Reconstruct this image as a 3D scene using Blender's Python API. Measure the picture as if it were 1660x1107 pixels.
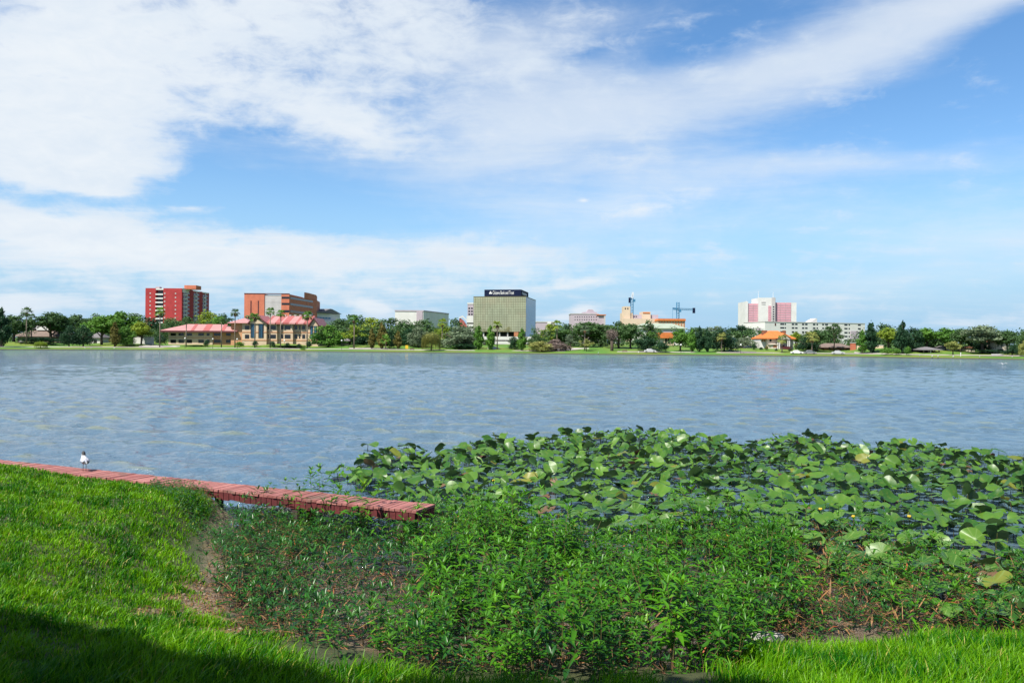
import bpy, math, random
import numpy as np
from mathutils import Vector, Matrix, Euler

S = bpy.context.scene
for o in list(bpy.data.objects):
    bpy.data.objects.remove(o)
R = math.radians
random.seed(7)
COL = S.collection

# ------------------------------------------------------------------ camera
EYE = 3.0                       # height of the lens over the lake
FPX = 1290.0                    # focal length in pixels of the 1660 px wide photograph
CX, CY, HOR = 830.0, 553.5, 560.0
ROLL = 0.0078
cam_d = bpy.data.cameras.new("camera")
cam = bpy.data.objects.new("camera", cam_d)
COL.objects.link(cam)
cam_d.sensor_width = 36.0
cam_d.lens = FPX / 1660.0 * 36.0
cam_d.clip_start = 0.1
cam_d.clip_end = 20000
cam.location = (0, 0, EYE)
CAMR = (Euler((R(90) + math.atan((HOR - CY) / FPX), 0, 0)).to_matrix() @ Euler((0, 0, ROLL)).to_matrix())
cam.rotation_euler = CAMR.to_euler()
S.camera = cam

# ------------------------------------------------------------------ world: daylight sky with thin cloud sheets
SUN_EL = R(55)
SUN_H = Vector((-0.68, -0.73)).normalized()        # horizontal direction towards the sun
SUN_DIR = Vector((SUN_H.x * math.cos(SUN_EL), SUN_H.y * math.cos(SUN_EL), math.sin(SUN_EL)))
W = bpy.data.worlds.new("World")
S.world = W
W.use_nodes = True
nt = W.node_tree
nt.nodes.clear()


class NG:
    """small helper for building node graphs"""
    def __init__(s, tree):
        s.t = tree

    def n(s, kind, **kw):
        nd = s.t.nodes.new(kind)
        for k, v in kw.items():
            setattr(nd, k, v)
        return nd

    def link(s, a, b):
        s.t.links.new(a, b)

    def put(s, sock, v):
        if isinstance(v, bpy.types.NodeSocket):
            s.t.links.new(v, sock)
        else:
            sock.default_value = v

    def m(s, op, a, b=0.0, c=None, clamp=False):
        nd = s.n('ShaderNodeMath', operation=op, use_clamp=clamp)
        s.put(nd.inputs[0], a)
        s.put(nd.inputs[1], b)
        if c is not None:
            s.put(nd.inputs[2], c)
        return nd.outputs[0]

    def mix(s, f, a, b, blend='MIX'):
        nd = s.n('ShaderNodeMix', data_type='RGBA', blend_type=blend)
        s.put(nd.inputs[0], f)
        s.put(nd.inputs[6], a)
        s.put(nd.inputs[7], b)
        return nd.outputs[2]

    def xyz(s, x, y, z):
        nd = s.n('ShaderNodeCombineXYZ')
        s.put(nd.inputs[0], x)
        s.put(nd.inputs[1], y)
        s.put(nd.inputs[2], z)
        return nd.outputs[0]

    def sep(s, v):
        nd = s.n('ShaderNodeSeparateXYZ')
        s.link(v, nd.inputs[0])
        return nd.outputs

    def noise(s, vec, scale, detail=4, rough=0.5, dist=0.0):
        nd = s.n('ShaderNodeTexNoise')
        if vec is not None:
            s.link(vec, nd.inputs['Vector'])
        nd.inputs['Scale'].default_value = scale
        nd.inputs['Detail'].default_value = detail
        nd.inputs['Roughness'].default_value = rough
        nd.inputs['Distortion'].default_value = dist
        return nd.outputs[0]

    def mapr(s, v, a, b, c, d, smooth=True):
        nd = s.n('ShaderNodeMapRange', interpolation_type='SMOOTHSTEP' if smooth else 'LINEAR')
        s.put(nd.inputs[0], v)
        for i, q in enumerate((a, b, c, d)):
            nd.inputs[1 + i].default_value = q
        return nd.outputs[0]

    def mapping(s, v, loc=(0, 0, 0), rot=(0, 0, 0), sc=(1, 1, 1), kind='POINT'):
        nd = s.n('ShaderNodeMapping', vector_type=kind)
        s.link(v, nd.inputs[0])
        nd.inputs[1].default_value = loc
        nd.inputs[2].default_value = rot
        nd.inputs[3].default_value = sc
        return nd.outputs[0]


g = NG(nt)
out = g.n('ShaderNodeOutputWorld')
bg = g.n('ShaderNodeBackground')
g.link(bg.outputs[0], out.inputs[0])
SKY_STRENGTH = 0.05
bg.inputs[1].default_value = SKY_STRENGTH
sky = g.n('ShaderNodeTexSky', sky_type='NISHITA', sun_disc=False)
sky.sun_elevation = SUN_EL
sky.sun_rotation = math.atan2(SUN_H.x, SUN_H.y) % (2 * math.pi)
sky.air_density = 1.0
sky.dust_density = 0.35
sky.ozone_density = 3.0
hs = g.n('ShaderNodeHueSaturation')
hs.inputs['Saturation'].default_value = 1.20
hs.inputs['Value'].default_value = 1.72
g.link(sky.outputs[0], hs.inputs['Color'])
tc = g.n('ShaderNodeTexCoord')
dx, dy, dz = g.sep(tc.outputs['Generated'])
az = g.m('ARCTAN2', dx, dy)
el = g.m('ARCSINE', dz)
ang = g.xyz(az, el, 0.0)
# plane of the cloud sheet seen in perspective: streaks converge towards the horizon
den = g.m('ADD', g.m('MAXIMUM', dz, 0.0), 0.10)
pl = g.xyz(g.m('DIVIDE', dx, den), g.m('DIVIDE', dy, den), 0.0)
warp = g.n('ShaderNodeTexNoise')
g.link(pl, warp.inputs['Vector'])
warp.inputs['Scale'].default_value = 0.9
warp.inputs['Detail'].default_value = 3
wv = g.n('ShaderNodeVectorMath', operation='MULTIPLY_ADD')
g.link(warp.outputs['Color'], wv.inputs[0])
wv.inputs[1].default_value = (0.5, 0.5, 0)
g.link(pl, wv.inputs[2])
pw = wv.outputs[0]
n_big = g.noise(g.mapping(pw, rot=(0, 0, R(-28)), sc=(0.42, 1.0, 1)), 1.1, 6, 0.55)
n_fine = g.noise(g.mapping(pw, loc=(3, 1, 0), rot=(0, 0, R(-20)), sc=(0.55, 1.3, 1)), 3.4, 8, 0.62)
n_ang = g.noise(g.mapping(ang, sc=(1, 1.6, 1)), 9.0, 9, 0.60, 0.3)
nz = g.m('ADD', g.m('MULTIPLY', n_big, 0.40), g.m('ADD', g.m('MULTIPLY', n_fine, 0.35), g.m('MULTIPLY', n_ang, 0.45)))
nz = g.m('MULTIPLY', g.m('SUBTRACT', nz, 0.60), 3.3)
# where the sheets are thick or torn open: (px, py, half width, half height, tilt, weight)
# heavy banks on the western side
THICK = [(150, 90, 520, 270, 0, .95), (60, 225, 300, 140, -4, .75), (395, -20, 620, 120, 0, .50), (215, 272, 200, 55, 8, .62), (300, 337, 130, 17, 2, .95),
         (560, 205, 190, 60, -14, .50), (620, 110, 330, 170, 14, .38), (75, 288, 120, 40, 6, .4), (170, 312, 60, 14, 0, .5),
         (450, 285, 400, 95, -6, -1.0), (230, 330, 380, 26, 0, -.55), (520, 330, 330, 42, -3, -.75), (330, 240, 90, 34, 0, -.35),
         (330, 415, 720, 66, 0, 1.05), (60, 365, 260, 40, -6, .6), (720, 400, 330, 56, -8, .42), (640, 383, 90, 16, 2, -.35), (100, 485, 620, 44, 0, .42), (700, 470, 420, 22, 3, .30),
         (606, 499, 62, 19, -12, 1.1), (944, 504, 46, 18, 0, 1.1), (910, 515, 90, 15, 0, .7), (1050, 507, 90, 12, 0, .5), (20, 497, 70, 24, 0, .9), (1570, 522, 120, 14, 0, .5),
         (945, 325, 26, 10, 0, .8), (1060, 335, 150, 24, 8, .55), (960, 455, 150, 22, 8, .55), (1350, 480, 90, 10, 0, .3)]
# thin high veils over the rest
VEIL = [(1250, 120, 700, 105, 12, .50), (900, 190, 420, 130, 10, .62), (1540, 12, 360, 70, 14, .62), (800, 80, 330, 140, 14, .55),
        (1130, 72, 210, 46, 8, -.60), (1530, 165, 380, 110, 14, -.30), (1645, 50, 130, 45, 10, -.8), (1300, 215, 300, 60, 8, -.15), (950, 85, 90, 24, 14, -.35),
        (1000, 330, 480, 90, 8, .50), (1330, 265, 260, 30, -2, .40), (1600, 390, 380, 90, 4, .34), (760, 265, 200, 50, 6, .25), (420, 318, 420, 60, -3, -.75), (850, 420, 420, 60, 2, .30), (1450, 455, 380, 26, 3, .20)]


def blobs(rows):
    acc = None
    for (px, py, rx, ry, tilt, wt) in rows:
        a_ = math.atan((px - CX) / FPX)
        e_ = math.atan((HOR + (px - CX) * ROLL - py) / FPX * math.cos(a_))
        mp = g.mapping(ang, (a_, e_, 0), (0, 0, R(tilt)), (rx / FPX * 1.25, ry / FPX * 1.25, 1), 'TEXTURE')
        gr = g.n('ShaderNodeTexGradient', gradient_type='QUADRATIC_SPHERE')
        g.link(mp, gr.inputs[0])
        t_ = g.m('MULTIPLY', gr.outputs[1], wt * 1.5)
        acc = t_ if acc is None else g.m('ADD', acc, t_)
    return acc


n_edge = g.noise(g.mapping(ang, loc=(2, 0, 0), sc=(1, 2.2, 1)), 22.0, 8, 0.62, 0.4)
nz1 = g.m('MULTIPLY', g.m('SUBTRACT', g.m('ADD', g.m('ADD', g.m('MULTIPLY', n_big, 0.30), g.m('MULTIPLY', n_fine, 0.30)), g.m('ADD', g.m('MULTIPLY', n_ang, 0.45), g.m('MULTIPLY', n_edge, 0.44))), 0.745), 3.5)
front = g.mapr(dy, -0.2, 0.3, 0.30, 0.0)
d1 = g.mapr(g.m('ADD', g.m('ADD', nz1, blobs(THICK)), front), 0.0, 1.15, 0.0, 0.97)
n_str = g.noise(g.mapping(ang, rot=(0, 0, R(-11)), sc=(0.30, 2.0, 1)), 8.0, 8, 0.62, 0.5)
nz2 = g.m('MULTIPLY', g.m('SUBTRACT', g.m('ADD', g.m('MULTIPLY', n_str, 0.6), g.m('MULTIPLY', nz1, 0.16)), 0.30), 2.3)
d2 = g.mapr(g.m('ADD', g.m('ADD', nz2, blobs(VEIL)), 0.10), -0.20, 1.20, 0.0, 0.74)
dens = g.m('SUBTRACT', g.m('ADD', d1, d2), g.m('MULTIPLY', d1, d2))
# thicker parts are a little greyer underneath
shade = g.mapr(g.m('ADD', g.m('MULTIPLY', n_big, 0.6), g.m('MULTIPLY', n_edge, 0.6)), 0.35, 0.85, 0.0, 1.0)
ccol = g.mix(shade, (8.9, 9.35, 9.75, 1), (7.4, 8.3, 9.3, 1))
# the air towards the horizon is a pale blue
hz = g.mapr(el, 0.0, 0.23, 0.95, 0.0)
base_sky = g.mix(hz, hs.outputs[0], (3.3, 5.9, 8.6, 1))
fin = g.mix(dens, base_sky, ccol)
hz2 = g.mapr(el, 0.0, 0.08, 0.35, 0.0)
fin = g.mix(hz2, fin, (4.4, 6.5, 8.6, 1))
g.link(fin, bg.inputs[0])

# ------------------------------------------------------------------ sun, exposure
sd = bpy.data.lights.new("sun", 'SUN')
sd.energy = 5.0
sd.angle = R(0.53)
sd.color = (1.0, 0.94, 0.84)
so = bpy.data.objects.new("sun", sd)
COL.objects.link(so)
so.rotation_euler = SUN_DIR.to_track_quat('Z', 'Y').to_euler()
so.location = (-20, -20, 40)
S.view_settings.view_transform = 'Standard'
S.view_settings.look = 'None'
S.view_settings.exposure = 1.0
S.view_settings.gamma = 1.0
S.view_settings.use_curve_mapping = False
S.render.engine = 'CYCLES'
S.cycles.max_bounces = 6
S.cycles.transparent_max_bounces = 6
S.cycles.sample_clamp_indirect = 4.0


# ------------------------------------------------------------------ geometry helpers
def P(px, py, Y):
    """world point at depth Y seen at pixel (px, py) of the photograph"""
    d = CAMR @ Vector(((px - CX) / FPX, -(py - CY) / FPX, -1.0))
    t = Y / d.y
    return Vector((d.x * t, Y, EYE + d.z * t))


def PZ(px, py, z):
    """world point at height z seen at that pixel"""
    d = CAMR @ Vector(((px - CX) / FPX, -(py - CY) / FPX, -1.0))
    t = (z - EYE) / d.z
    return Vector((d.x * t, d.y * t, z))


def mesh_from(name, v, f, mats, mi=None, smooth=False):
    me = bpy.data.meshes.new(name)
    me.from_pydata([tuple(p) for p in v], [], [tuple(q) for q in f])
    for m_ in mats:
        me.materials.append(m_)
    if mi is not None and len(mats) > 1:
        me.polygons.foreach_set("material_index", np.asarray(mi, dtype=np.int32))
    if smooth:
        me.polygons.foreach_set("use_smooth", np.ones(len(me.polygons), dtype=bool))
    me.update()
    return me


def mesh_np(name, V, T, mats, smooth=False, tint=None, mi=None):
    """fast mesh from numpy: V (n,3), T (m,k) with constant k"""
    V = np.ascontiguousarray(V, dtype=np.float32)
    T = np.ascontiguousarray(T, dtype=np.int32)
    me = bpy.data.meshes.new(name)
    m_, k = T.shape
    me.vertices.add(len(V))
    me.vertices.foreach_set("co", V.ravel())
    me.loops.add(m_ * k)
    me.loops.foreach_set("vertex_index", T.ravel())
    me.polygons.add(m_)
    me.polygons.foreach_set("loop_start", np.arange(m_, dtype=np.int32) * k)
    me.polygons.foreach_set("loop_total", np.full(m_, k, dtype=np.int32))
    for q in mats:
        me.materials.append(q)
    if mi is not None:
        me.polygons.foreach_set("material_index", np.asarray(mi, dtype=np.int32))
    if smooth:
        me.polygons.foreach_set("use_smooth", np.ones(m_, dtype=bool))
    if tint is not None:
        at = me.attributes.new("tint", 'FLOAT', 'POINT')
        at.data.foreach_set("value", np.asarray(tint, dtype=np.float32))
    me.update(calc_edges=True)
    return me


def link(name, data, parent=None, loc=None, rotz=0.0):
    o = bpy.data.objects.new(name, data)
    COL.objects.link(o)
    if parent is not None:
        o.parent = parent
    if loc is not None:
        o.location = loc
    if rotz:
        o.rotation_euler = (0, 0, rotz)
    return o


def tag(o, label=None, cat=None, group=None, kind=None):
    if label:
        o["label"] = label
    if cat:
        o["category"] = cat
    if group:
        o["group"] = group
    if kind:
        o["kind"] = kind
    return o


def thing(name, label, cat, loc=(0, 0, 0), rotz=0.0, group=None):
    o = link(name, None, None, loc, rotz)
    o.empty_display_size = 0.2
    return tag(o, label, cat, group)


class MB:
    """collects shapes, builds one mesh object"""
    def __init__(s):
        s.v = []
        s.f = []
        s.mi = []
        s.cur = 0

    def mat(s, i):
        s.cur = i
        return s

    def add(s, v, f):
        b = len(s.v)
        s.v += [tuple(p) for p in v]
        for q in f:
            s.f.append(tuple(b + i for i in q))
            s.mi.append(s.cur)
        return s

    def box(s, x0, x1, y0, y1, z0, z1):
        v = [(x0, y0, z0), (x1, y0, z0), (x1, y1, z0), (x0, y1, z0), (x0, y0, z1), (x1, y0, z1), (x1, y1, z1), (x0, y1, z1)]
        return s.add(v, [(0, 3, 2, 1), (4, 5, 6, 7), (0, 1, 5, 4), (1, 2, 6, 5), (2, 3, 7, 6), (3, 0, 4, 7)])

    def prism(s, poly, z0, z1):
        n = len(poly)
        v = [(x, y, z0) for x, y in poly] + [(x, y, z1) for x, y in poly]
        f = [tuple(reversed(range(n))), tuple(range(n, 2 * n))] + [(i, (i + 1) % n, n + (i + 1) % n, n + i) for i in range(n)]
        return s.add(v, f)

    def prism_y(s, poly, y0, y1):
        """polygon in x,z extruded along y"""
        n = len(poly)
        v = [(x, y0, z) for x, z in poly] + [(x, y1, z) for x, z in poly]
        f = [tuple(range(n)), tuple(reversed(range(n, 2 * n)))] + [(i, n + i, n + (i + 1) % n, (i + 1) % n) for i in range(n)]
        return s.add(v, f)

    def hip(s, x0, x1, y0, y1, z0, zr, inset, th=0.25):
        """hipped roof, ridge along x, `inset` in from both ends; th = fascia depth"""
        ym = (y0 + y1) / 2
        v = [(x0, y0, z0), (x1, y0, z0), (x1, y1, z0), (x0, y1, z0), (x0 + inset, ym, zr), (x1 - inset, ym, zr)]
        v += [(x0, y0, z0 - th), (x1, y0, z0 - th), (x1, y1, z0 - th), (x0, y1, z0 - th)]
        f = [(0, 1, 5, 4), (1, 2, 5), (2, 3, 4, 5), (3, 0, 4), (6, 7, 1, 0), (7, 8, 2, 1), (8, 9, 3, 2), (9, 6, 0, 3), (9, 8, 7, 6)]
        return s.add(v, f)

    def tube(s, pts, r, n=6, cap=True):
        """tube along points; r scalar or list"""
        pts = [Vector(p) for p in pts]
        rr = r if isinstance(r, (list, tuple)) else [r] * len(pts)
        b = len(s.v)
        ref = Vector((0.31, 0.17, 0.93))
        for i, p in enumerate(pts):
            d = (pts[min(i + 1, len(pts) - 1)] - pts[max(i - 1, 0)]).normalized()
            if abs(d.dot(ref)) > 0.97:
                ref = Vector((1, 0.1, 0))
            u = d.cross(ref).normalized()
            w = d.cross(u)
            for k in range(n):
                a = 2 * math.pi * k / n
                s.v.append(tuple(p + (u * math.cos(a) + w * math.sin(a)) * rr[i]))
        for i in range(len(pts) - 1):
            for k in range(n):
                k2 = (k + 1) % n
                s.f.append((b + i * n + k, b + i * n + k2, b + (i + 1) * n + k2, b + (i + 1) * n + k))
                s.mi.append(s.cur)
        if cap:
            s.f.append(tuple(b + k for k in reversed(range(n))))
            s.mi.append(s.cur)
            e = b + (len(pts) - 1) * n
            s.f.append(tuple(e + k for k in range(n)))
            s.mi.append(s.cur)
        return s

    def ball(s, c, rx, ry=None, rz=None, nu=8, nv=6):
        ry = rx if ry is None else ry
        rz = rx if rz is None else rz
        b = len(s.v)
        c = Vector(c)
        v = [c + Vector((0, 0, -rz))]
        for j in range(1, nv):
            t = -math.pi / 2 + math.pi * j / nv
            for i in range(nu):
                a = 2 * math.pi * i / nu
                v.append(c + Vector((rx * math.cos(t) * math.cos(a), ry * math.cos(t) * math.sin(a), rz * math.sin(t))))
        v.append(c + Vector((0, 0, rz)))
        f = []
        for i in range(nu):
            f.append((0, 1 + (i + 1) % nu, 1 + i))
            for j in range(nv - 2):
                a = 1 + j * nu
                f.append((a + i, a + (i + 1) % nu, a + nu + (i + 1) % nu, a + nu + i))
            a = 1 + (nv - 2) * nu
            f.append((a + i, a + (i + 1) % nu, len(v) - 1))
        return s.add(v, f)

    def mesh(s, name, mats, smooth=False):
        mats = mats if isinstance(mats, (list, tuple)) else [mats]
        return mesh_from(name, s.v, s.f, mats, s.mi, smooth)

    def build(s, name, mats, parent=None, loc=None, rotz=0.0, smooth=False):
        return link(name, s.mesh(name, mats, smooth), parent, loc, rotz)


# ------------------------------------------------------------------ materials
MATS = {}
ALB = 0.68      # the photograph is exposed for bright sun: masonry and paint sit a little lower than their sunlit look
LEAF = 0.62


def mat(name, base, rough=0.7, metal=0.0, var=0.0, scale=1.0, spec=0.4, bump=0.0, bscale=None, col2=None, detail=5):
    """painted / masonry surface: a base colour with procedural mottling and optional bump"""
    if name in MATS:
        return MATS[name]
    m_ = bpy.data.materials.new(name)
    m_.use_nodes = True
    q = NG(m_.node_tree)
    b = m_.node_tree.nodes['Principled BSDF']
    b.inputs['Roughness'].default_value = rough
    b.inputs['Metallic'].default_value = metal
    b.inputs['Specular IOR Level'].default_value = spec
    t = q.n('ShaderNodeTexCoord')
    nz_ = q.noise(t.outputs['Object'], scale, detail, 0.6)
    base = tuple(x * ALB for x in base)
    c = base + (1,)
    if col2 is not None:
        col2 = tuple(x * ALB for x in col2)
    else:
        col2 = tuple(x * (1 - var) for x in base)
    f = q.mapr(nz_, 0.35, 0.68, 0.0, 1.0)
    q.link(q.mix(f, c, tuple(col2) + (1,)), b.inputs['Base Color'])
    if bump > 0:
        bn = q.n('ShaderNodeBump')
        bn.inputs['Strength'].default_value = bump
        bn.inputs['Distance'].default_value = 0.02
        q.link(q.noise(t.outputs['Object'], bscale or scale * 6, 4, 0.6), bn.inputs['Height'])
        q.link(bn.outputs[0], b.inputs['Normal'])
    MATS[name] = m_
    return m_


def leaf_mat(name, c1, c2, c3=None, rough=0.5, trans=0.35, spec=0.35, use='tint', tcol=None, under=None, vein=False):
    """leaves and grass: colour differs leaf by leaf (attribute tint or object), light passes through"""
    c1, c2, c3, under = [None if c_ is None else tuple(x * LEAF for x in c_) for c_ in (c1, c2, c3, under)]
    m_ = bpy.data.materials.new(name)
    m_.use_nodes = True
    q = NG(m_.node_tree)
    b = m_.node_tree.nodes['Principled BSDF']
    o_ = m_.node_tree.nodes['Material Output']
    b.inputs['Roughness'].default_value = rough
    b.inputs['Specular IOR Level'].default_value = spec
    if use == 'tint':
        a = q.n('ShaderNodeAttribute', attribute_name='tint')
        r_ = a.outputs['Fac']
    elif use == 'object':
        a = q.n('ShaderNodeObjectInfo')
        r_ = a.outputs['Random']
    else:
        a = q.n('ShaderNodeAttribute', attribute_name='tint')
        ob = q.n('ShaderNodeObjectInfo')
        r_ = q.m('ADD', q.m('MULTIPLY', a.outputs['Fac'], 0.75), q.m('MULTIPLY', ob.outputs['Random'], 0.25))
    rp = q.n('ShaderNodeValToRGB')
    cr = rp.color_ramp
    cr.elements[0].color = tuple(c1) + (1,)
    cr.elements[1].color = tuple(c2) + (1,)
    cr.elements[1].position = 0.8 if c3 else 1.0
    if c3:
        e = cr.elements.new(1.0)
        e.color = tuple(c3) + (1,)
        cr.elements[1].position = 0.86
    q.link(r_, rp.inputs[0])
    colr = rp.outputs[0]
    if vein:
        t = q.n('ShaderNodeTexCoord')
        nz_ = q.noise(t.outputs['Object'], 14.0, 4, 0.6)
        colr = q.mix(q.mapr(nz_, 0.5, 0.75, 0.0, 0.35), colr, (0.16, 0.17, 0.03, 1))
        rb_ = q.n('ShaderNodeAttribute', attribute_name='rib')
        colr = q.mix(q.mapr(rb_.outputs['Fac'], .55, 1.0, 0, .55), colr, (0.15, 0.24, 0.06, 1))
        spot = q.noise(t.outputs['Object'], 45.0, 3, 0.7)
        colr = q.mix(q.mapr(spot, .66, .74, 0, .7), colr, (0.10, 0.06, 0.02, 1))
        ng = q.noise(t.outputs['Object'], 5.0, 3, 0.5)
        bn = q.n('ShaderNodeBump')
        bn.inputs['Strength'].default_value = 0.25
        bn.inputs['Distance'].default_value = 0.02
        q.link(ng, bn.inputs['Height'])
        q.link(bn.outputs[0], b.inputs['Normal'])
    if under is not None:
        ge = q.n('ShaderNodeNewGeometry')
        colr = q.mix(ge.outputs['Backfacing'], colr, tuple(under) + (1,))
    q.link(colr, b.inputs['Base Color'])
    tr = q.n('ShaderNodeBsdfTranslucent')
    if tcol is None:
        hs_ = q.n('ShaderNodeHueSaturation')
        hs_.inputs['Value'].default_value = 1.5
        hs_.inputs['Hue'].default_value = 0.485
        q.link(colr, hs_.inputs['Color'])
        q.link(hs_.outputs[0], tr.inputs[0])
    else:
        tr.inputs[0].default_value = tuple(tcol) + (1,)
    mx = q.n('ShaderNodeMixShader')
    mx.inputs[0].default_value = trans
    q.link(b.outputs[0], mx.inputs[1])
    q.link(tr.outputs[0], mx.inputs[2])
    q.link(mx.outputs[0], o_.inputs[0])
    MATS[name] = m_
    return m_


# ================================================================== the setting
def proj(X, Y, Z):
    """pixel of world points (numpy arrays)"""
    M = np.array(CAMR)
    d = np.stack([X, Y, Z - EYE], -1) @ M          # rows times R = R^T d
    return CX + FPX * d[..., 0] / -d[..., 2], CY - FPX * d[..., 1] / -d[..., 2]


_rs = np.random.RandomState(11)
_NK = [(_rs.normal(size=2), _rs.uniform(0, 6.28)) for _ in range(40)]


def vnoise(x, y, lam, k0=0, n=7):
    """smooth band-limited noise of wavelength lam, about -1..1"""
    s = 0
    for i in range(n):
        (d, ph) = _NK[(k0 + i) % 40]
        d = d / np.hypot(*d) * (0.6 + 0.8 * ((i * 0.37) % 1))
        s = s + np.sin((x * d[0] + y * d[1]) * 6.283 / lam + ph)
    return s / math.sqrt(n / 2) * 0.6


EDGE = np.array([(-60, 37.8), (-30, 24.93), (-4.6, 13.43), (-4.3, 12.0), (-3.75, 10.8), (-3.3, 9.4), (-2.7, 8.6), (-1.1, 7.7),
                 (0.5, 7.4), (2.25, 7.7), (5.4, 8.25), (12, 9), (60, 11)])


def shore_s(x, y):
    """signed distance to the near waterline, positive on land"""
    best = np.full(np.shape(x), 1e9)
    for (a, b) in zip(EDGE[:-1], EDGE[1:]):
        ab = b - a
        t = np.clip(((x - a[0]) * ab[0] + (y - a[1]) * ab[1]) / (ab @ ab), 0, 1)
        best = np.minimum(best, np.hypot(x - a[0] - t * ab[0], y - a[1] - t * ab[1]))
    return np.where(y < np.interp(x, EDGE[:, 0], EDGE[:, 1]), best, -best)


def sstep(v, a, b):
    t = np.clip((v - a) / (b - a), 0, 1)
    return t * t * (3 - 2 * t)


def near_z(x, y):
    x = np.asarray(x, float)
    y = np.asarray(y, float)
    s = shore_s(x, y)
    nn = vnoise(x, y, 1.6) * 0.5 + vnoise(x, y, 0.6, 9) * 0.25
    z_sl = np.interp(s, [-30, -10, -4, -1.6, 0, .4, 1, 2, 4, 8, 14], [-2.2, -1.2, -.30, .012, .03, .13, .30, .52, .88, 1.2, 1.3])
    z_sl = z_sl + nn * np.interp(s, [-6, -2, 0, 1, 8], [0.02, .075, .05, .03, .03])
    z_wl = np.where(s > -0.02, .45 + .072 * np.clip(s, 0, 9.5), -0.9) + nn * .03 * (s > .5)
    z_wl = z_wl + .09 * sstep(x, -7.8, -10.0) * (s > .05)
    w = sstep(x, -4.5, -5.4)
    return z_sl * (1 - w) + z_wl * w


def stretch(a, b, step, lo, hi, grow=1.25):
    c = list(np.arange(a, b + 1e-6, step))
    d = step
    while c[-1] < hi:
        d *= grow
        c.append(c[-1] + d)
    d = step
    while c[0] > lo:
        d *= grow
        c.insert(0, c[0] - d)
    return np.array(c)


def grid_faces(nr, nc):
    i = np.arange((nr - 1) * (nc - 1))
    r, c = i // (nc - 1), i % (nc - 1)
    a = r * nc + c
    return np.stack([a, a + 1, a + nc + 1, a + nc], -1)


gx = stretch(-13, 9, 0.11, -70, 70)
gy = stretch(2.5, 15, 0.11, -70, 40)
GX, GY = np.meshgrid(gx, gy)
GZ = near_z(GX, GY)

# soil: brown loam, paler and sandy where bare, dark and wet near the water
m_soil = bpy.data.materials.new("soil")
m_soil.use_nodes = True
q = NG(m_soil.node_tree)
b = m_soil.node_tree.nodes['Principled BSDF']
t = q.n('ShaderNodeTexCoord')
ps = t.outputs['Object']
z_ = q.sep(ps)[2]
n1 = q.noise(ps, 3.0, 6, 0.65)
n2 = q.noise(ps, 38.0, 5, 0.7)
dry = q.mix(q.mapr(n2, .35, .65, 0, 1), (0.155, 0.10, 0.055, 1), (0.36, 0.275, 0.19, 1))
dry = q.mix(q.mapr(n1, .40, .62, 0, 0.8), dry, (0.12, 0.08, 0.04, 1))
wet = q.mix(q.mapr(n2, .35, .68, 0, 1), (0.020, 0.015, 0.011, 1), (0.13, 0.10, 0.08, 1))
n3 = q.noise(ps, 160.0, 3, 0.7)
dry = q.mix(q.mapr(n3, .5, .72, 0, .75), dry, (0.05, 0.032, 0.018, 1))
ta = q.n('ShaderNodeAttribute', attribute_name='tint')
dry = q.mix(ta.outputs['Fac'], dry, q.mix(q.mapr(n2, .4, .6, 0, 1), (0.020, 0.032, 0.006, 1), (0.055, 0.065, 0.014, 1)))
q.link(q.mix(q.mapr(q.m('ADD', z_, q.m('MULTIPLY', n1, 0.12)), 0.07, 0.17, 0, 1), wet, dry), b.inputs['Base Color'])
q.link(q.mapr(z_, 0.02, 0.22, 0.25, 0.9), b.inputs['Roughness'])
bn = q.n('ShaderNodeBump')
bn.inputs['Strength'].default_value = 0.9
bn.inputs['Distance'].default_value = 0.03
q.link(n2, bn.inputs['Height'])
q.link(bn.outputs[0], b.inputs['Normal'])


def dirt(x, y):
    d1 = np.hypot((x + 3.25) / 0.60, (y - 9.3) / 1.6)
    d2 = np.hypot((x + 2.6) / 0.6, (y - 8.15) / 0.7)
    return 1 - np.clip(np.minimum(d1, d2) + 0.45 * vnoise(x, y, .5), 0, 1)


turf = (sstep(shore_s(GX, GY), .1, .5) * (1 - np.clip(dirt(GX, GY) * 2.5, 0, 1))).ravel()
ground = link("ground", mesh_np("ground", np.stack([GX, GY, GZ], -1).reshape(-1, 3), grid_faces(len(gy), len(gx)), [m_soil], True, turf))
tag(ground, "brown soil bank sloping down to the muddy inlet", "ground", kind="structure")

# ------------------------------------------------------------------ far shore
SH_PX = np.array([-2500, -1200, -500, 0, 200, 400, 600, 830, 1050, 1250, 1400, 1500, 1660, 2100, 3000, 4200])
SH_D = np.array([60, 130, 240, 290, 315, 320, 307, 294, 283, 282, 272, 250, 232, 190, 120, 70])


def shore_depth(px):
    return float(np.interp(px, SH_PX, SH_D))


SH_X = (SH_PX - CX) / FPX * SH_D
SH_AZ = np.arctan2(SH_X, SH_D)
SH_R = np.hypot(SH_X, SH_D)
_T = ([0, .6, 4, 10, 30, 60, 120, 300, 1000, 9000], [.22, .30, .55, .95, 2.2, 3.0, 4.2, 6.0, 8.0, 9.0])


def far_z(x, y):
    a, r = math.atan2(x, y), math.hypot(x, y)
    return float(np.interp(r - np.interp(a, SH_AZ, SH_R), *_T))


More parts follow.
